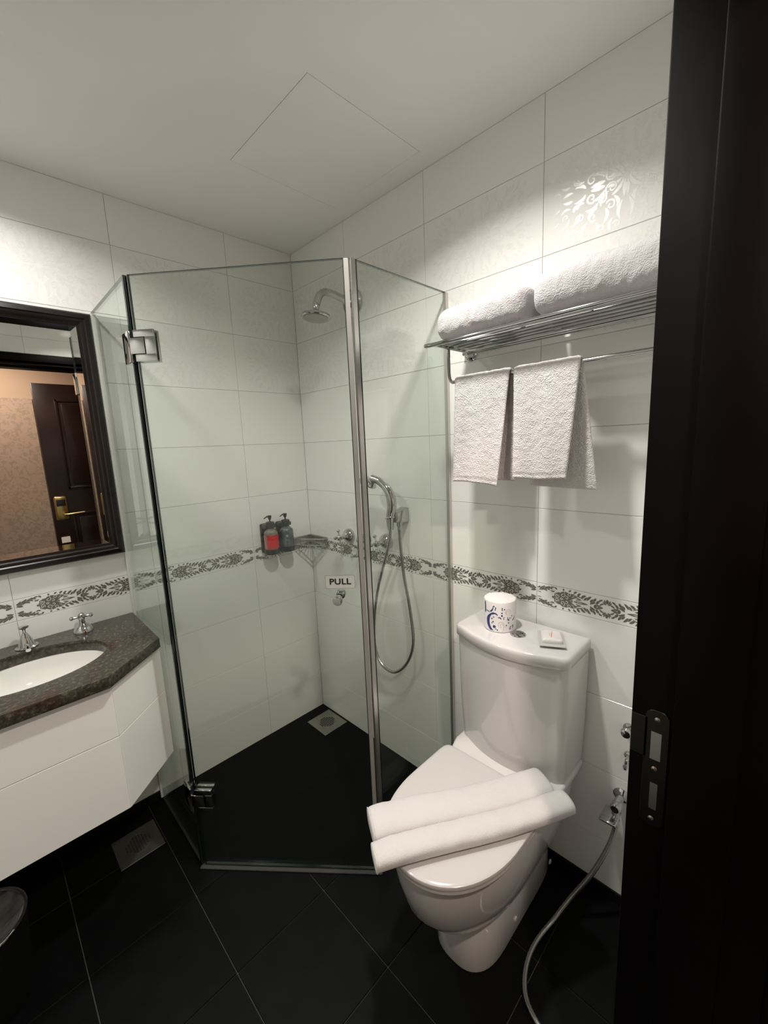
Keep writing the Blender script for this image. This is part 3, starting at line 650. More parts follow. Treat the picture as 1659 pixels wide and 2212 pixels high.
# corner wire basket
t = thing('corner_basket', 'chrome wire corner basket beside the soap bottles', 'shelf', (-.05, -.06, 1.0))
a_, b_ = .118, .152
fr_c = smooth_path([(-.004, -b_, 1.030), (-.035, -b_ - .006, 1.030), (-.085, -.085, 1.030), (-a_ - .004, -.035, 1.030), (-a_, -.004, 1.030)], 6)
part('upper_rim', tube(list(fr_c) + [(-.004, -.004, 1.030)], .0032, 8, True), 'steel', t)
lo_c = [(p.x * .96, p.y * .96, .996) for p in fr_c]
part('lower_rim', tube(list(lo_c) + [(-.005, -.005, .996)], .0028, 8, True), 'steel', t)
for k in range(0, len(fr_c), 3): part('upright', tube([fr_c[k], lo_c[k]], .0018, 6), 'steel', t)
for k in range(2, len(lo_c) - 1, 2): part('floor_wire', tube([lo_c[k], (-.006, -.006, .996)], .0017, 6), 'steel', t)
part('back_plate', join(box(-a_, -.002, -.0032, -.0006, .992, 1.034, .0006, 1), box(-.0032, -.0006, -b_, -.002, .992, 1.034, .0006, 1)), 'steel', t)
# soap dispensers
def dispenser(x, z, lab, body, label_m, kind):
    t = thing('soap_dispenser', lab, 'dispenser', (x, -.045, z), 'soap dispensers on the shower wall')
    part('wall_bracket', join(bevel_geo(box(x - .033, x + .027, -.020, -.0005, z, z + .150), .008, 2), box(x - .030, x + .030, -.060, -.012, z + .128, z + .148, .006)), 'plastic_black', t)
    part('base_cup', lathe([(0, 0), (.037, 0), (.039, .004), (.039, .024), (.0365, .026), (0, .026)], 32, (x, -.052, z)), 'plastic_black', t)
    bt = part('bottle', lathe([(0, .022), (.0355, .022), (.0355, .098), (.033, .110), (.025, .120), (.017, .126), (.0155, .136), (0, .136)], 32, (x, -.052, z)), body, t)
    if kind == 'red':
        for a0, a1, mm, nm in ((-150, -38, 'label_red', 'red_label'), (-200, -160, 'label_pink', 'side_label')):
            V, F = [], []
            for i in range(13):
                a = R_(a0 + (a1 - a0) * i / 12)
                for zz in (.030, .097): V.append((x + .0359 * math.cos(a), -.052 + .0359 * math.sin(a), z + zz))
            for i in range(12): F.append((2 * i, 2 * i + 2, 2 * i + 3, 2 * i + 1))
            part(nm, (V, F), mm, bt)
    else:
        g = []
        def cyl(p_): return [(x + .0359 * math.cos(R_(-118 + q[0])), -.052 + .0359 * math.sin(R_(-118 + q[0])), z + q[1]) for q in p_]
        for p_ in (rrect(-9, 9, .076, .088, .004, 3), [(-14, .066), (14, .066), (14, .0675), (-14, .0675)], [(-10, .060), (10, .060), (10, .0615), (-10, .0615)], [(-12, .038), (12, .038), (12, .040), (-12, .040)]):
            c_ = cyl(p_); g.append((c_, [tuple(range(len(c_)))]))
        part('label_print', join(*g), 'print_pale', bt, False)
    part('collar', lathe([(0, .130), (.0205, .130), (.0215, .134), (.0215, .154), (.019, .160), (.007, .163), (0, .163)], 26, (x, -.052, z)), 'plastic_black', t)
    pm = part('pump', join(tube([(x, -.052, z + .16), (x, -.052, z + .176)], .0035, 10), lathe([(0, .172), (.006, .172), (.0095, .184), (.0095, .192), (0, .193)], 16, (x, -.052, z)),
              tube(smooth_path([(x, -.052, z + .188), (x - .016, -.060, z + .190), (x - .040, -.070, z + .184)], 5), [.005, .005, .0048, .0045, .0042, .004, .0036, .0033, .003, .0028, .0026], 10)), 'plastic_black', t)
dispenser(-.270, .990, 'soap dispenser with a red label on the shower wall', 'bottle_smoke', 'label_red', 'red')
dispenser(-.183, .988, 'dark grey soap dispenser next to the wire corner basket', 'bottle_grey', None, 'grey')
# floor drains
def drain(x0, x1, y0, y1, z, lab, m1='steel'):
    t = thing('floor_drain', lab, 'drain', ((x0 + x1) / 2, (y0 + y1) / 2, z))
    cx, cy = (x0 + x1) / 2, (y0 + y1) / 2
    part('cover_plate', box(x0, x1, y0, y1, z - .002, z + .0025, .0012, 1), m1, t)
    g = []
    for i in range(-4, 5):
        for j in range(-4, 5):
            if i * i + j * j <= 17: g.append(box(cx + i * .0098 - .0032, cx + i * .0098 + .0032, cy + j * .0098 - .0032, cy + j * .0098 + .0032, z + .0026, z + .003))
    part('grate_holes', join(*g), 'hole', t, False, kind='stuff')
    part('grate_ring', ring((cx, cy, z + .0026), .048, .0012, (0, 0, 1), 40, 6), 'chrome_satin' if m1 == 'steel' else m1, t)
drain(-.160, -.012, -.232, -.070, .0032, 'square steel floor drain in the shower corner')
drain(-1.104, -.952, -.248, -.094, 0, 'dull square steel floor drain under the basin', 'steel_old')

# ================================================================== BASIN COUNTER
ZT = .872
poly = [(-.8955, -.002), (-.8995, -.347), (-1.086, -.512), (XL + .002, -.512), (XL + .002, -.002)]
bx, by, ba, bb = -1.243, -.252, .202, .151
def counter_geo():
    # slab with an oval cut-out; outline resampled so the rings pair up
    N = 96; ang = [2 * math.pi * i / N for i in range(N)]
    def hit(a):
        d = Vector((math.cos(a), math.sin(a))); best = None
        for i in range(len(poly)):
            p, q = Vector(poly[i]), Vector(poly[(i + 1) % len(poly)]); e = q - p; c = Vector((bx, by))
            den = d.x * e.y - d.y * e.x
            if abs(den) < 1e-9: continue
            t_ = ((p - c).x * e.y - (p - c).y * e.x) / den; s_ = ((p - c).x * d.y - (p - c).y * d.x) / den
            if t_ > 0 and -1e-6 <= s_ <= 1 + 1e-6 and (best is None or t_ < best): best = t_
        return (bx + d.x * best, by + d.y * best)
    for p in poly: ang.append(math.atan2(p[1] - by, p[0] - bx) % (2 * math.pi))
    ang = sorted(set(round(a, 6) for a in ang)); k = len(ang)
    inn = [(bx + ba * bb / math.sqrt((bb * math.cos(a)) ** 2 + (ba * math.sin(a)) ** 2) * math.cos(a), by + ba * bb / math.sqrt((bb * math.cos(a)) ** 2 + (ba * math.sin(a)) ** 2) * math.sin(a)) for a in ang]
    outp = [hit(a) for a in ang]
    z0, z1 = ZT - .036, ZT; sh = .996
    rings = [[(p[0], p[1], z0) for p in inn], [(p[0], p[1], z1 - .004) for p in inn], [(bx + (p[0] - bx) * 1.012, by + (p[1] - by) * 1.012, z1) for p in inn],
             [(bx + (p[0] - bx) * sh, by + (p[1] - by) * sh, z1) for p in outp], [(p[0], p[1], z1 - .003) for p in outp], [(p[0], p[1], z0 + .002) for p in outp], [(bx + (p[0] - bx) * sh, by + (p[1] - by) * sh, z0) for p in outp]]
    V = [v for r_ in rings for v in r_]; F = []
    for a in range(len(rings)):
        b2 = (a + 1) % len(rings)
        for i in range(k): F.append((a * k + i, a * k + (i + 1) % k, b2 * k + (i + 1) % k, b2 * k + i))
    return V, F
single('countertop', counter_geo(), 'granite', 'polished brown granite countertop with an oval basin cut-out', 'countertop')
# undermount basin
secs = []
for s, dz in ((1.06, -.0365), (1.03, -.0365), (1.0, -.040), (.97, -.062), (.90, -.10), (.74, -.135), (.45, -.155), (.16, -.161), (.11, -.163)):
    secs.append([(bx + ba * s * math.cos(2 * math.pi * i / 64), by + bb * s * math.sin(2 * math.pi * i / 64), ZT + dz) for i in range(64)])
t = thing('wash_basin', 'white oval undermount basin set into the granite counter', 'basin', (bx, by, ZT - .165))
part('bowl', loft(secs, False), 'porcelain_basin', t)
part('waste', lathe([(0, .002), (.020, .003), (.023, 0), (.023, -.004), (0, -.004)], 24, (bx, by, ZT - .162)), 'chrome', t)
# vanity body clad with white tiles, hung clear of the floor
vz0, vz1, vj = .408, ZT - .037, .660
vp = [(-1.077, -.481), (XL + .002, -.481), (XL + .002, -.004), (-.8955, -.004), (-.8955, -.318)]
t = thing('vanity', 'white tiled vanity cabinet hung under the granite counter', 'vanity', (-1.35, -.25, vz0))
ins = [(-1.080, -.476), (XL + .006, -.476), (XL + .006, -.008), (-.899, -.008), (-.899, -.316)]
cin = [(-1.094, -.462), (XL + .020, -.462), (XL + .020, -.016), (-.913, -.016), (-.913, -.304)]
kc = len(ins); cv = [(p[0], p[1], vz0) for p in ins] + [(p[0], p[1], vz1) for p in ins] + [(p[0], p[1], vz1) for p in cin] + [(p[0], p[1], vz0 + .014) for p in cin]
cf = [tuple(range(kc))[::-1], tuple(range(3 * kc, 4 * kc))]
for a in range(3): cf += [(a * kc + i, a * kc + (i + 1) % kc, (a + 1) * kc + (i + 1) % kc, (a + 1) * kc + i) for i in range(kc)]
part('carcass', (cv, cf), 'grout_white', t, False)
fx = [-1.0775, -1.5275, XL + .003]
for i in range(2):
    for z0, z1 in ((vz0, vj), (vj, vz1)): part('tile', box(fx[i + 1] + .001, fx[i] - .001, -.4815, -.476, z0 + .001, z1 - .001, .0010, 1), 'tile_white', t, False)
sd = Vector((-.8955 + 1.0775, -.318 + .4815, 0)); sl = sd.length; sd.normalize(); sn = Vector((sd.y, -sd.x, 0))
for z0, z1 in ((vz0, vj), (vj, vz1)): part('tile', rotbox(Vector((-1.0775, -.4815, 0)), sd, sn, .001, sl - .001, -.005, .0, z0 + .001, z1 - .001, .0010, 1), 'tile_white', t, False)
# taps on the counter
cross_tap('basin_tap', 'chrome cross-handle basin tap on the granite near the shower glass', (-1.072, -.068, ZT), (0, 0, 1), 1.0, 35, .052, .031)
cross_tap('basin_tap', 'chrome cross-handle basin tap at the far side of the basin', (-1.412, -.068, ZT), (0, 0, 1), 1.0, 35, .052, .031)
t = thing('basin_spout', 'chrome conical basin spout with a flat knob on the granite', 'spout', (-1.232, -.058, ZT))
part('cone', lathe([(0, 0), (.031, 0), (.032, .003), (.024, .006), (.020, .018), (.015, .034), (.009, .046), (.0062, .052), (0, .052)], 32, (-1.232, -.058, ZT)), 'chrome', t)
part('knob', lathe([(0, .050), (.0045, .050), (.0045, .062), (.007, .066), (.0145, .069), (.0145, .0725), (0, .0735)], 24, (-1.232, -.058, ZT)), 'chrome', t)
part('nozzle', tube(smooth_path([(-1.232, -.068, ZT + .014), (-1.232, -.090, ZT + .012), (-1.232, -.108, ZT + .004)], 5), .0075, 12), 'chrome', t)
# mirror in stepped dark frame, plate with a shallow bevelled margin
mx0, mx1, mz0, mz1 = -1.62, -.8935, 1.128, 2.014; fw = .047
t = thing('wall_mirror', 'wall mirror in a near-black wooden frame above the basin', 'mirror', ((mx0 + mx1) / 2, 0, mz0))
def frame_bar(p0, p1, inward):
    """stepped moulding with mitred ends"""
    prof = ((0, .0005), (0, -.020), (.006, -.026), (.020, -.030), (.024, -.026), (.027, -.026), (.034, -.0235), (.038, -.019), (fw, -.017), (fw, .0005))
    A, B = Vector(p0), Vector(p1); d = (B - A).normalized(); I = Vector(inward); V = []
    for P, s in ((A, 1), (B, -1)):
        for o_, y in prof: q = P + I * o_ + d * s * o_; V.append((q.x, y - .0004, q.z))
    k = len(prof); F = [(i, (i + 1) % k, k + (i + 1) % k, k + i) for i in range(k)] + [tuple(range(k))[::-1], tuple(range(k, 2 * k))]
    return V, F
for a, b2, i_ in (((mx0, 0, mz1), (mx1, 0, mz1), (0, 0, -1)), ((mx0, 0, mz0), (mx1, 0, mz0), (0, 0, 1)), ((mx0, 0, mz0), (mx0, 0, mz1), (1, 0, 0)), ((mx1, 0, mz0), (mx1, 0, mz1), (-1, 0, 0))):
    part('frame_bar', frame_bar(a, b2, i_), 'wood_dark', t, True, 20)
ix0, ix1, iz0, iz1 = mx0 + fw - .002, mx1 - fw + .002, mz0 + fw - .002, mz1 - fw + .002; bw = .021; ry = .0013
Vm = [(ix0, -.0135 - ry, iz0), (ix1, -.0135 - ry, iz0), (ix1, -.0135 - ry, iz1), (ix0, -.0135 - ry, iz1), (ix0 + bw, -.0135, iz0 + bw), (ix1 - bw, -.0135, iz0 + bw), (ix1 - bw, -.0135, iz1 - bw), (ix0 + bw, -.0135, iz1 - bw)]
gl_ = part('glass_plate', ([Vm[i] for i in (4, 5, 6, 7)] + [(v[0], -.0085, v[2]) for v in (Vm[4], Vm[5], Vm[6], Vm[7])], [(0, 1, 2, 3), (7, 6, 5, 4), (0, 4, 5, 1), (1, 5, 6, 2), (2, 6, 7, 3), (3, 7, 4, 0)]), 'mirror', t, False)
for i in range(4):
    j = (i + 1) % 4; q = [Vm[i], Vm[j], Vm[4 + j], Vm[4 + i]]
    part('bevel', (q + [(v[0], -.0085, v[2]) for v in q], [(0, 1, 2, 3), (7, 6, 5, 4), (0, 4, 5, 1), (1, 5, 6, 2), (2, 6, 7, 3), (3, 7, 4, 0)]), 'mirror', t, False)
# waste bin under the counter's open end
bnx, bny, bnr = -1.462, -.405, .112
t = thing('waste_bin', 'dark round waste bin with a chrome rim under the counter', 'bin', (bnx, bny, 0))
part('body', lathe([(0, 0), (bnr * .86, 0), (bnr * .88, .006), (bnr, .246), (bnr - .003, .246), (bnr * .84, .008), (0, .008)], 48, (bnx, bny, 0)), 'bin_black', t)
part('rim', ring((bnx, bny, .250), bnr, .0045, (0, 0, 1), 56, 10), 'chrome', t)
V, F = [], []
for k, (r_, z_) in enumerate(((.985, .247), (.93, .248), (.85, .240), (.6, .222), (.3, .206), (0.02, .20))):
    for i in range(48):
        a = 2 * math.pi * i / 48; V.append((bnx + bnr * r_ * math.cos(a), bny + bnr * r_ * math.sin(a), z_ + (.010 * noise.noise(Vector((math.cos(a) * 3, math.sin(a) * 3, r_ * 5))) if 0 < k < 5 else 0)))
for k in range(5):
    for i in range(48): F.append((k * 48 + i, k * 48 + (i + 1) % 48, k * 48 + 48 + (i + 1) % 48, k * 48 + 48 + i))
F.append(tuple(range(240, 288)))
part('liner', (V, F), 'bin_liner', t)

# ================================================================== TOILET
TY = -1.283
t = thing('toilet', 'white close-coupled toilet with the lid closed', 'toilet', (-.3, TY, 0))
def dsec(z, xb, xf_, wb, wf, n=48, e=2.2, mid=.52):
    """D-shaped outline: straight back at xb, elliptical nose to xf_, half widths at the back and the middle"""
    pts = []; xm = xb + (xf_ - xb) * mid
    for i in range(n):
        a = 2 * math.pi * i / n; c, s = math.cos(a), math.sin(a)
        if c >= 0:   # nose half
            px = xm + (xf_ - xm) * abs(c) ** (2 / e); py = wf * (1 if s > 0 else -1) * abs(s) ** (2 / e)
        else:
            px = xm + (xb - xm) * min(1, abs(c) ** (2 / 9.0)); wv = wf + (wb - wf) * min(1, abs(c) ** 1.0); py = wv * (1 if s > 0 else -1) * abs(s) ** (2 / 9.0)
        pts.append((px, TY + py, z))
    return pts
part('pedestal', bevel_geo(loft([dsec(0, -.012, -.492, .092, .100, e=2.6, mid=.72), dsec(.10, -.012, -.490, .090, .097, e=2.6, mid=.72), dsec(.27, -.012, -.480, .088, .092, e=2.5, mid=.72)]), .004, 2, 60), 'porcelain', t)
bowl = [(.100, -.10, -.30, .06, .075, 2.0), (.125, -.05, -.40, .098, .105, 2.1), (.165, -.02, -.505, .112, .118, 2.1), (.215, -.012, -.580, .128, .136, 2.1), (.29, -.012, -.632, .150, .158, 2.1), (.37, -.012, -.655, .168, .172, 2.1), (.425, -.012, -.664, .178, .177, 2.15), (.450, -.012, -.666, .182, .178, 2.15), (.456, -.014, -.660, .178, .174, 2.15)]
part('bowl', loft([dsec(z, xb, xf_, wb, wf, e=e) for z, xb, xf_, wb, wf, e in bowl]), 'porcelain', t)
part('tank_platform', bevel_geo(prism([(-.012, TY - .184), (-.012, TY + .184), (-.20, TY + .184), (-.250, TY + .168), (-.250, TY - .168), (-.20, TY - .184)], .440, .4715), .010, 3), 'porcelain', t)
def lid_sec(z, s, n=64):
    pts = []
    for i in range(n):
        a = 2 * math.pi * i / n; c, s_ = math.cos(a), math.sin(a)
        if c >= 0: px, py = -.43 - .249 * c ** .92, .183 * (1 if s_ > 0 else -1) * abs(s_) ** .92
        else: px, py = -.43 + .176 * min(1, abs(c) ** .12), (.183 - .004 * abs(c)) * (1 if s_ > 0 else -1) * abs(s_) ** .12
        pts.append((-.45 + (px + .45) * s, TY + py * s, z))
    return pts
part('seat', loft([lid_sec(.4565, .985), lid_sec(.466, .985)]), 'seat_plastic', t)
part('lid', loft([lid_sec(.4675, .97), lid_sec(.4690, .995), lid_sec(.475, 1.0), lid_sec(.480, .994), lid_sec(.4825, .975), lid_sec(.4832, .93), lid_sec(.4836, .5), lid_sec(.4838, .02)]), 'seat_plastic', t)
def tank_out(ex=0, n=18):
    w_ = .1895 + ex
    pts = [(-.012 - .0, TY + w_)]
    for i in range(7):
        a = R_(90 * i / 6); pts.append((-.160 - ex - .030 * math.sin(a), TY + w_ - .030 + .030 * math.cos(a)))
    for i in range(1, n):
        f = i / n; y = (w_ - .030) * (1 - 2 * f); pts.append((-.190 - ex - .040 * (1 - (y / (w_ - .030)) ** 2), TY + y))
    for i in range(7):
        a = R_(90 - 90 * i / 6); pts.append((-.160 - ex - .030 * math.sin(a), TY - w_ + .030 - .030 * math.cos(a)))
    pts.append((-.012, TY - w_)); return pts
o0 = tank_out(-.006); o1 = tank_out(-.002)
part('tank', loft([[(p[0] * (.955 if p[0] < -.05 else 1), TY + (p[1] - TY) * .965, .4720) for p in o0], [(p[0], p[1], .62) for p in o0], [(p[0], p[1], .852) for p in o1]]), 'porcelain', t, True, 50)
ol = tank_out(.003)
def sc_out(o, s, z): return [(-.1 + (p[0] + .1) * s, TY + (p[1] - TY) * s, z) for p in o]
part('tank_lid', loft([sc_out(ol, .985, .8535), sc_out(ol, 1.0, .856), sc_out(ol, 1.0, .878), sc_out(ol, .992, .886), sc_out(ol, .965, .8895), sc_out(ol, .90, .890), sc_out(ol, .3, .8905)]), 'porcelain', t, True, 50)
part('flush_button', join(lathe([(0, -.002), (.0245, -.002), (.0245, .002), (.021, .0045), (0, .0045)], 32, (-.128, TY - .012, .8903)), lathe([(0, .004), (.019, .004), (.018, .0058), (0, .0064)], 28, (-.128, TY - .012, .8903))), 'chrome', t, label='round chrome flush button')
for x_, z_ in ((-.045, .036), (-.294, .042)): part('bolt_cap', lathe([(0, 0), (.009, 0), (.007, .004), (0, .005)], 16, (x_, TY - .0965, z_), (0, -1, 0)), 'ink_beige' if x_ < -.1 else 'porcelain', t)
# wrapped toilet roll
rx, ry_, rz_, rr_ = -.112, -1.222, .8906, .0515
t = thing('toilet_roll', 'toilet roll in blue printed wrapper standing on the tank', 'toilet roll', (rx, ry_, rz_))
wr = part('wrapper', lathe([(0, 0), (rr_ * .95, 0), (rr_, .003), (rr_, .097), (rr_ * .97, .101)], 48, (rx, ry_, rz_)), 'paper_wrap', t)
V, F = [], []
for k, (r_, z_) in enumerate(((.985, .0995), (.95, .1015), (.75, .1005), (.5, .0985), (.28, .093), (.12, .088))):
    for i in range(60):
        a = 2 * math.pi * i / 60; V.append((rx + rr_ * r_ * math.cos(a), ry_ + rr_ * r_ * math.sin(a), rz_ + z_ + (.0020 * math.sin(i * 2.1 + math.sin(i * .7) * 2) if 0 < k < 5 else 0)))
for k in range(5):
    for i in range(60): F.append((k * 60 + i, k * 60 + (i + 1) % 60, k * 60 + 60 + (i + 1) % 60, k * 60 + 60 + i))
F.append(tuple(range(300, 360)))
part('pleated_top', (V, F), 'paper', t, True, 60)
fa = math.degrees(math.atan2(CAM_POS.y - ry_, CAM_POS.x - rx))       # side of the roll that faces the door
def on_roll(p_, off=.0004):
    """p_: metres along the wrapper (+ = to the right seen from the door) and height"""
    return [(rx + (rr_ + off) * math.cos(R_(fa) + q[0] / rr_), ry_ + (rr_ + off) * math.sin(R_(fa) + q[0] / rr_), rz_ + q[1]) for q in p_]
def dec(polys, nm, m_):
    g = []
    for p_ in polys: c_ = on_roll(p_); g.append((c_, [tuple(range(len(c_)))]))
    part(nm, join(*g), m_, wr, False, kind='stuff')
def band(p0, p1, wd):
    d = Vector(p1) - Vector(p0); q = Vector((-d.y, d.x)).normalized() * wd / 2; p0, p1 = Vector(p0), Vector(p1)
    return [tuple(p0 - q), tuple(p1 - q), tuple(p1 + q), tuple(p0 + q)]
ink = [[(-.014, .086), (.008, .086), (.008, .0835), (-.014, .083)], [(-.016, .0775), (.008, .078), (.008, .0755), (-.016, .0745)], band((-.013, .085), (-.015, .076), .0025), band((.007, .085), (.007, .077), .0025),
       [(.033, .020), (.047, .025), (.047, .0225), (.033, .0175)], [(.031, .013), (.046, .018), (.046, .0155), (.031, .0105)], band((.034, .0185), (.032, .012), .0025), band((.046, .0235), (.045, .0165), .0025)]
ink += [dot(*q) for q in ((.014, .080, .0022), (.006, .068, .0024), (.006, .059, .0031), (.028, .044, .0030), (.028, .034, .0023), (.020, .026, .0022), (-.020, .052, .0022), (-.026, .046, .0024), (-.022, .036, .0026), (-.026, .031, .0020), (-.018, .020, .0052), (-.008, .010, .0022), (-.013, .013, .002), (.040, .056, .002), (-.019, .088, .0024))]
ink += [crescent(-.016, .056, .009, .0042, 20, 165), crescent(-.003, .046, .007, .0034, 10, 120), crescent(.016, .050, .005, .002, 100, 250), crescent(.020, .049, .005, .002, -70, 70), crescent(.034, .054, .005, .002, 200, 330), crescent(.040, .052, .012, .0032, -80, 0), crescent(-.040, .085, .018, .0045, -120, 10)]
big = []
for i in range(15):
    a = R_(118 + i * 8.5); big.append((-.002 + .033 * math.cos(a), .036 + .036 * math.sin(a)))
edge = [(p[0] - (.012 if i > 5 else .004 + .0015 * i), p[1]) for i, p in enumerate(big)]
for i in range(14): ink.append([big[i], big[i + 1], edge[i + 1], edge[i]])
ink += [[(-.058, .06), (-.051, .06), (-.053, .096), (-.060, .096)]]
dec([p for p in ink if min(q[1] for q in p) > .001], 'blue_print', 'ink_blue')
bei = [crescent(.004, .028, .010, .0013, -40, 280), crescent(.006, .026, .0048, .0012, 0, 300), crescent(.016, .016, .005, .0012, 20, 300), crescent(.026, .070, .010, .0012, -60, 230), crescent(.024, .068, .005, .0012, 0, 300), crescent(-.010, .020, .022, .0012, -50, 40)]
dec(bei, 'beige_scrolls', 'ink_beige')
# soap sachet
sc_, sa = Vector((-.105, -1.392, .8905)), R_(-62)
def sach(u, v, z): return (sc_.x + u * math.cos(sa) - v * math.sin(sa), sc_.y + u * math.sin(sa) + v * math.cos(sa), sc_.z + z)
t = thing('soap_sachet', 'small wrapped soap with red print on the tank lid', 'soap', tuple(sc_))
part('soap_bar', xf(bevel_geo(box(-.030, .030, -.036, .036, .001, .022), .008, 3), Matrix.Translation(sc_) @ Matrix.Rotation(sa, 4, 'Z')), 'sachet', t)
part('sealed_edge', xf(bevel_geo(box(-.037, .037, -.052, .052, .0065, .0085), .0007, 1), Matrix.Translation(sc_) @ Matrix.Rotation(sa, 4, 'Z')), 'sachet_seal', t)
g = [([sach(*q, .0224) for q in p_], [tuple(range(len(p_)))]) for p_ in (band((-.002, -.020), (.001, .006), .0022), band((.0, .004), (.003, .022), .0012), band((-.006, -.014), (-.005, .010), .0010))]
part('red_print', join(*g), 'ink_red', t, False)

# ================================================================== TOWELS
def nz(v, s, a): return a * noise.noise(Vector(v) * s)
def swept(path, prof_fn, n_len=60):
    """closed section swept along a straight axis with rounded ends"""
    return loft([prof_fn(i / (n_len - 1)) for i in range(n_len)])
def towel_roll(name, label, y0, y1, xc, zc, hw, hh, seed, grp):
    K = 56
    def sec(f):
        e = 1 - abs(2 * f - 1) ** 9; e = max(.0, e) ** .42; y = y0 + (y1 - y0) * f; pts = []
        for k in range(K):
            a = 2 * math.pi * k / K; c, s = math.cos(a), math.sin(a)
            px = hw * (1 if c > 0 else -1) * abs(c) ** .66 * (.30 + .70 * e); pz = hh * (1 if s > 0 else -1) * abs(s) ** .70 * (.30 + .70 * e)
            d = nz((px * 1 + seed, y, pz), 14, .006) + nz((px + seed, y, pz), 70, .0022)
            q = 1 + d / max(.03, math.hypot(px, pz))
            pts.append((xc + px * q, y, max(zc + pz * q, zc - hh + .0005)))
        return pts
    g = swept(None, sec, 90)
    return single(name, g, 'terry_soft', label, 'towel', grp, smooth=True, ang=80)
RZ = 1.800
towel_roll('bath_towel', 'rolled white bath towel at the shower end of the rack', -1.350, -1.052, -.128, RZ + .0062 + .052, .094, .052, 3, 'rolled towels on the rack')
towel_roll('bath_towel', 'rolled white bath towel at the doorway end of the rack', -1.705, -1.358, -.125, RZ + .0062 + .060, .098, .060, 9, 'rolled towels on the rack')
# rack
t = thing('towel_rack', 'chrome wall rack with shelf bars and lower towel rail', 'towel rack', (0, -1.36, RZ))
ry0, ry1 = -1.060, -1.70
part('shelf_frame', tube(smooth_path([(-.222, ry0 - .018, RZ), (-.222, ry1 + .018, RZ), (-.208, ry1, RZ), (-.030, ry1, RZ), (-.018, ry1 + .014, RZ), (-.018, ry0 - .014, RZ), (-.030, ry0, RZ), (-.208, ry0, RZ)], 7, True), .0062, 12, True), 'chrome', t)
for x_ in (-.190, -.158, -.126, -.094, -.062): part('shelf_bar', tube([(x_, ry0, RZ), (x_, ry1, RZ)], .0042, 10), 'chrome', t)
for y_ in (ry0 - .0, ry1 + .02):
    part('hook_arm', tube(smooth_path([(-.150, y_, RZ), (-.150, y_, RZ - .05), (-.150, y_ - .002, RZ - .092), (-.150, y_ - .012, RZ - .108), (-.150, y_ - .030, RZ - .1085)], 6), .0052, 10), 'chrome', t)
part('towel_rail', tube([(-.150, ry0 - .028, RZ - .1085), (-.150, ry1 + .02, RZ - .1085)], .0058, 12), 'chrome', t)
for y_ in (ry0 + .002, ry1 + .05):
    part('wall_flange', join(lathe([(0, 0), (.025, 0), (.026, .004), (.022, .010), (.014, .014), (.010, .024), (0, .024)], 28, (-.0005, y_ + .012, RZ), (-1, 0, 0)), tube([(-.012, y_ + .012, RZ), (-.040, y_ + .004, RZ)], .007, 10)), 'chrome', t)
# hand towels over the lower rail
def hung_towel(name, label, yt0, yt1, yb0, yb1, zf, zb, by0, by1, seed):
    rz0 = RZ - .1085; r0 = .0062; th = .0048; NY, out = 46, []
    front = rz0 - zf; back = rz0 - zb; arc = math.pi * (r0 + th); n1, n2, n3 = 70, 12, 60
    def centre(i):
        if i <= n1:
            f = 1 - i / n1; return (-.150 - r0 - th - .012 * f ** 1.5, rz0 - front * f, f, 'f')
        if i <= n1 + n2:
            a = math.pi * (i - n1) / n2; return (-.150 - (r0 + th) * math.cos(a), rz0 + (r0 + th) * math.sin(a), 0, 't')
        f = (i - n1 - n2) / n3; return (-.150 + r0 + th + .022 * f, rz0 - back * f, f, 'b')
    N = n1 + n2 + n3; V, F = [], []
    for side in (1, -1):
        for i in range(N + 1):
            x, z, f, k = centre(i)
            a0 = centre(max(0, i - 1)); a1 = centre(min(N, i + 1)); tx, tz = a1[0] - a0[0], a1[1] - a0[1]; ll = math.hypot(tx, tz); nx, nzv = -tz / ll, tx / ll
            for j in range(NY + 1):
                g_ = j / NY
                lo = yt0 + ((yb0 if k != 'b' else by0) - yt0) * f; hi = yt1 + ((yb1 if k != 'b' else by1) - yt1) * f
                y = lo + (hi - lo) * g_
                wv = f * (.006 * math.sin(g_ * 5.0 + seed) + .003 * math.sin(g_ * 11 + seed * 2)) * (1 if k == 'f' else .5)
                edge_ = min(g_, 1 - g_, (i / N) * 4, (1 - i / N) * 4) * NY
                tk = th * min(1, .45 + edge_ * .35) + nz((x + seed, y, z), 170, .0011) + nz((x + seed, y, z), 60, .0012)
                hem = (k == 'f' and .955 < f < .972) or (k == 'b' and .955 < f < .972)
                if hem: tk *= .62
                zz = z + f * (.006 * math.sin(g_ * 2.6 + seed) if k == 'f' else 0) - (.004 * f * g_)
                V.append((x + side * nx * tk - wv, y, zz + side * nzv * tk))
    W = NY + 1; M_ = (N + 1) * W
    for i in range(N):
        for j in range(NY):
            a = i * W + j; F.append((a, a + 1, a + W + 1, a + W)); F.append((M_ + a, M_ + a + W, M_ + a + W + 1, M_ + a + 1))
    for i in range(N):
        for j in (0, NY): a = i * W + j; F.append((a, a + W, M_ + a + W, M_ + a))
    for j in range(NY):
        for i in (0, N): a = i * W + j; F.append((a, a + 1, M_ + a + 1, M_ + a))
    return single(name, (V, F), 'terry', label, 'towel', 'hand towels on the rail', ang=80)
hung_towel('hand_towel', 'white hand towel hanging on the rail next to the shower glass', -1.092, -1.278, -1.092, -1.244, 1.372, 1.382, -1.120, -1.274, 1.0)
hung_towel('hand_towel', 'white hand towel hanging on the rail nearer the door frame', -1.292, -1.472, -1.296, -1.450, 1.398, 1.366, -1.325, -1.510, 4.0)
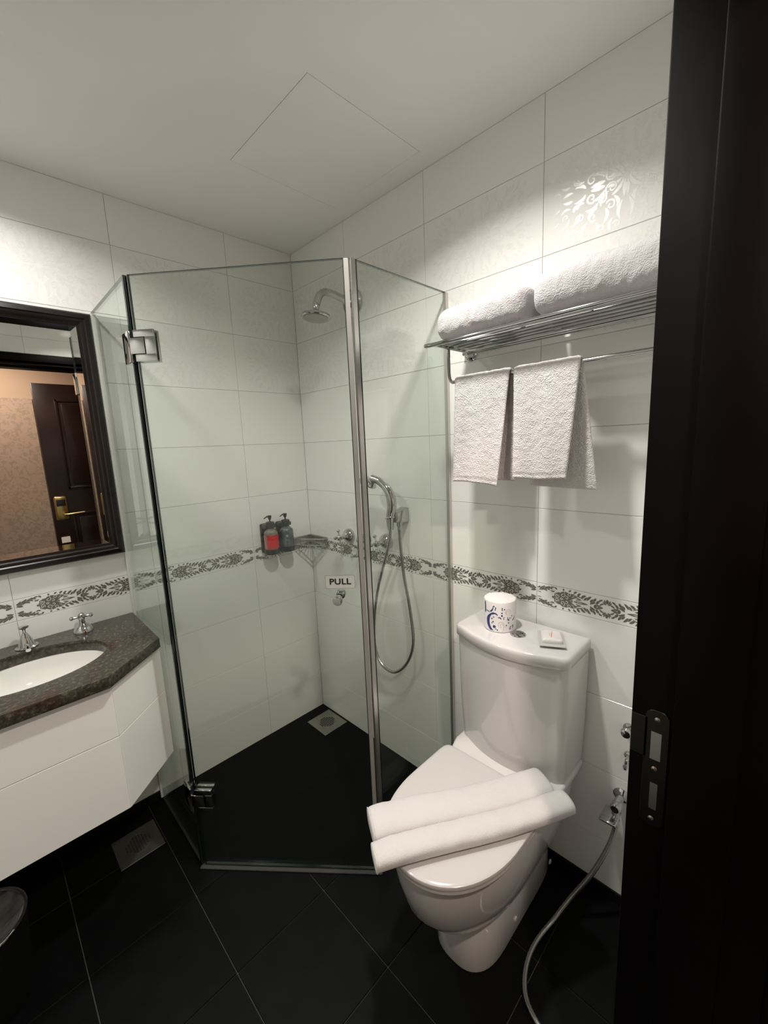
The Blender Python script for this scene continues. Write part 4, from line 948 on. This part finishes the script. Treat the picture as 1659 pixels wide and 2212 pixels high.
# folded bath mat lying across the toilet lid
A0, A1 = Vector((-.705, -1.196, 0)), Vector((-.228, -1.478, 0)); ax = (A1 - A0).normalized(); nrm = Vector((-ax.y, ax.x, 0))   # nrm points away from the camera
if nrm.dot(Vector((1, 1, 0))) < 0: nrm = -nrm
def mat_lobe(u0, u1, c0, c1, w0, w1, h0, h1, zb, seed):
    K = 40; L = (A1 - A0).length
    def sec(f):
        u = u0 + (u1 - u0) * f; e = (1 - abs(2 * f - 1) ** 24) ** .5; c = c0 + (c1 - c0) * f + .006 * math.sin(f * 5.5 + 1.0); wd = (w0 + (w1 - w0) * f); h = (h0 + (h1 - h0) * f) * (.9 + .1 * e); pts = []
        for k in range(K):
            a = 2 * math.pi * k / K; cc, s = math.cos(a), math.sin(a)
            q = c + wd / 2 * (1 if cc > 0 else -1) * abs(cc) ** .88 * (.94 + .06 * e); z = zb + h / 2 + h / 2 * (1 if s > 0 else -1) * abs(s) ** .74
            z += nz((u * 1, q, seed), 16, .003) * (1 if s > 0 else .0) + nz((u, q, seed + z), 90, .0006)
            P = A0 + ax * (u * L) + nrm * q; pts.append((P.x, P.y, max(z, zb)))
        return pts
    return loft([sec(i / 69) for i in range(70)])
t = thing('bath_mat', 'folded white bath mat lying across the closed toilet lid', 'bath mat', tuple((A0 + A1) / 2 + Vector((0, 0, .4842))))
part('far_fold', mat_lobe(.02, .965, .044, .040, .100, .096, .052, .048, .4845, 2.0), 'terry_fine', t, True, 80)
part('near_fold', mat_lobe(.0, 1.0, -.040, -.036, .070, .068, .044, .046, .4845, 5.0), 'terry_fine', t, True, 80)
def hem(u, c, wd, h):
    L = (A1 - A0).length; pts = []
    for k in range(28):
        a = 2 * math.pi * k / 28; cc, s = math.cos(a), math.sin(a)
        P = A0 + ax * (u * L) + nrm * (c + wd / 2 * (1 if cc > 0 else -1) * abs(cc) ** .72); pts.append((P.x, P.y, .4845 + h / 2 + h / 2 * (1 if s > 0 else -1) * abs(s) ** .62))
    return tube(pts, .0016, 6, True)
part('hem', hem(.004, -.036, .064, .041), 'terry_fine', t); part('hem', hem(.022, .048, .094, .049), 'terry_fine', t)

# ================================================================== BIDET SPRAY VALVE, HOSE, WALL KNOBS
vy, vz = -1.579, .398
t = thing('angle_valve', 'chrome angle valve low on the wall feeding the bidet hose', 'valve', (-.0005, vy, vz))
part('wall_flange', lathe([(0, 0), (.024, 0), (.024, .003), (.016, .010), (.011, .012), (.011, .040), (0, .040)], 26, (-.0005, vy, vz), (-1, 0, 0)), 'chrome', t)
part('body', join(lathe([(0, -.018), (.0135, -.018), (.0145, -.006), (.0145, .014), (.011, .018), (0, .018)], 20, (-.052, vy, vz), (-1, 0, 0)), tube([(-.050, vy, vz), (-.054, vy, vz - .045)], .0095, 14)), 'chrome', t)
part('lever', bevel_geo(box(-.094, -.028, vy - .010, vy + .036, vz - .040, vz - .033), .003, 2), 'chrome', t)
part('outlet_nut', lathe([(0, 0), (.0125, 0), (.0125, .014), (.009, .018), (0, .018)], 6, (-.0545, vy, vz - .043), (0, 0, -1)), 'chrome', t)
hp = smooth_path([(-.0548, vy, vz - .055), (-.056, vy + .001, vz - .085), (-.075, -1.566, .255), (-.108, -1.534, .165), (-.150, -1.490, .078), (-.205, -1.462, .026), (-.265, -1.446, .0100), (-.325, -1.444, .0086), (-.382, -1.456, .0086), (-.425, -1.480, .0086), (-.450, -1.517, .0086), (-.462, -1.565, .0086), (-.452, -1.625, .0086), (-.40, -1.675, .0086)], 10)
single('bidet_hose', tube(hp, [.0072 + (.0004 if i % 2 else -.0004) for i in range(len(hp))], 12), 'hose_metal', 'flexible metal bidet hose curving across the black floor', 'hose')
t = thing('wall_hook', 'upper round chrome knob on the wall by the door frame', 'knob', (-.0005, -1.588, .634))
part('base', lathe([(0, 0), (.016, 0), (.015, .005), (.008, .008), (.007, .024), (0, .024)], 22, (-.0005, -1.588, .634), (-1, 0, 0)), 'chrome', t)
part('cap', lathe([(0, .020), (.012, .022), (.0155, .028), (.0125, .036), (0, .038)], 22, (-.0005, -1.588, .634), (-1, 0, 0)), 'chrome', t)
t = thing('wall_hook', 'lower small chrome hook on the wall by the door frame', 'hook', (-.0005, -1.592, .545))
part('base', lathe([(0, 0), (.013, 0), (.012, .005), (.007, .008), (0, .008)], 22, (-.0005, -1.592, .545), (-1, 0, 0)), 'chrome', t)
part('prong', tube(smooth_path([(-.006, -1.592, .545), (-.024, -1.592, .538), (-.032, -1.592, .520), (-.040, -1.592, .532)], 5), .0055, 10), 'chrome', t)
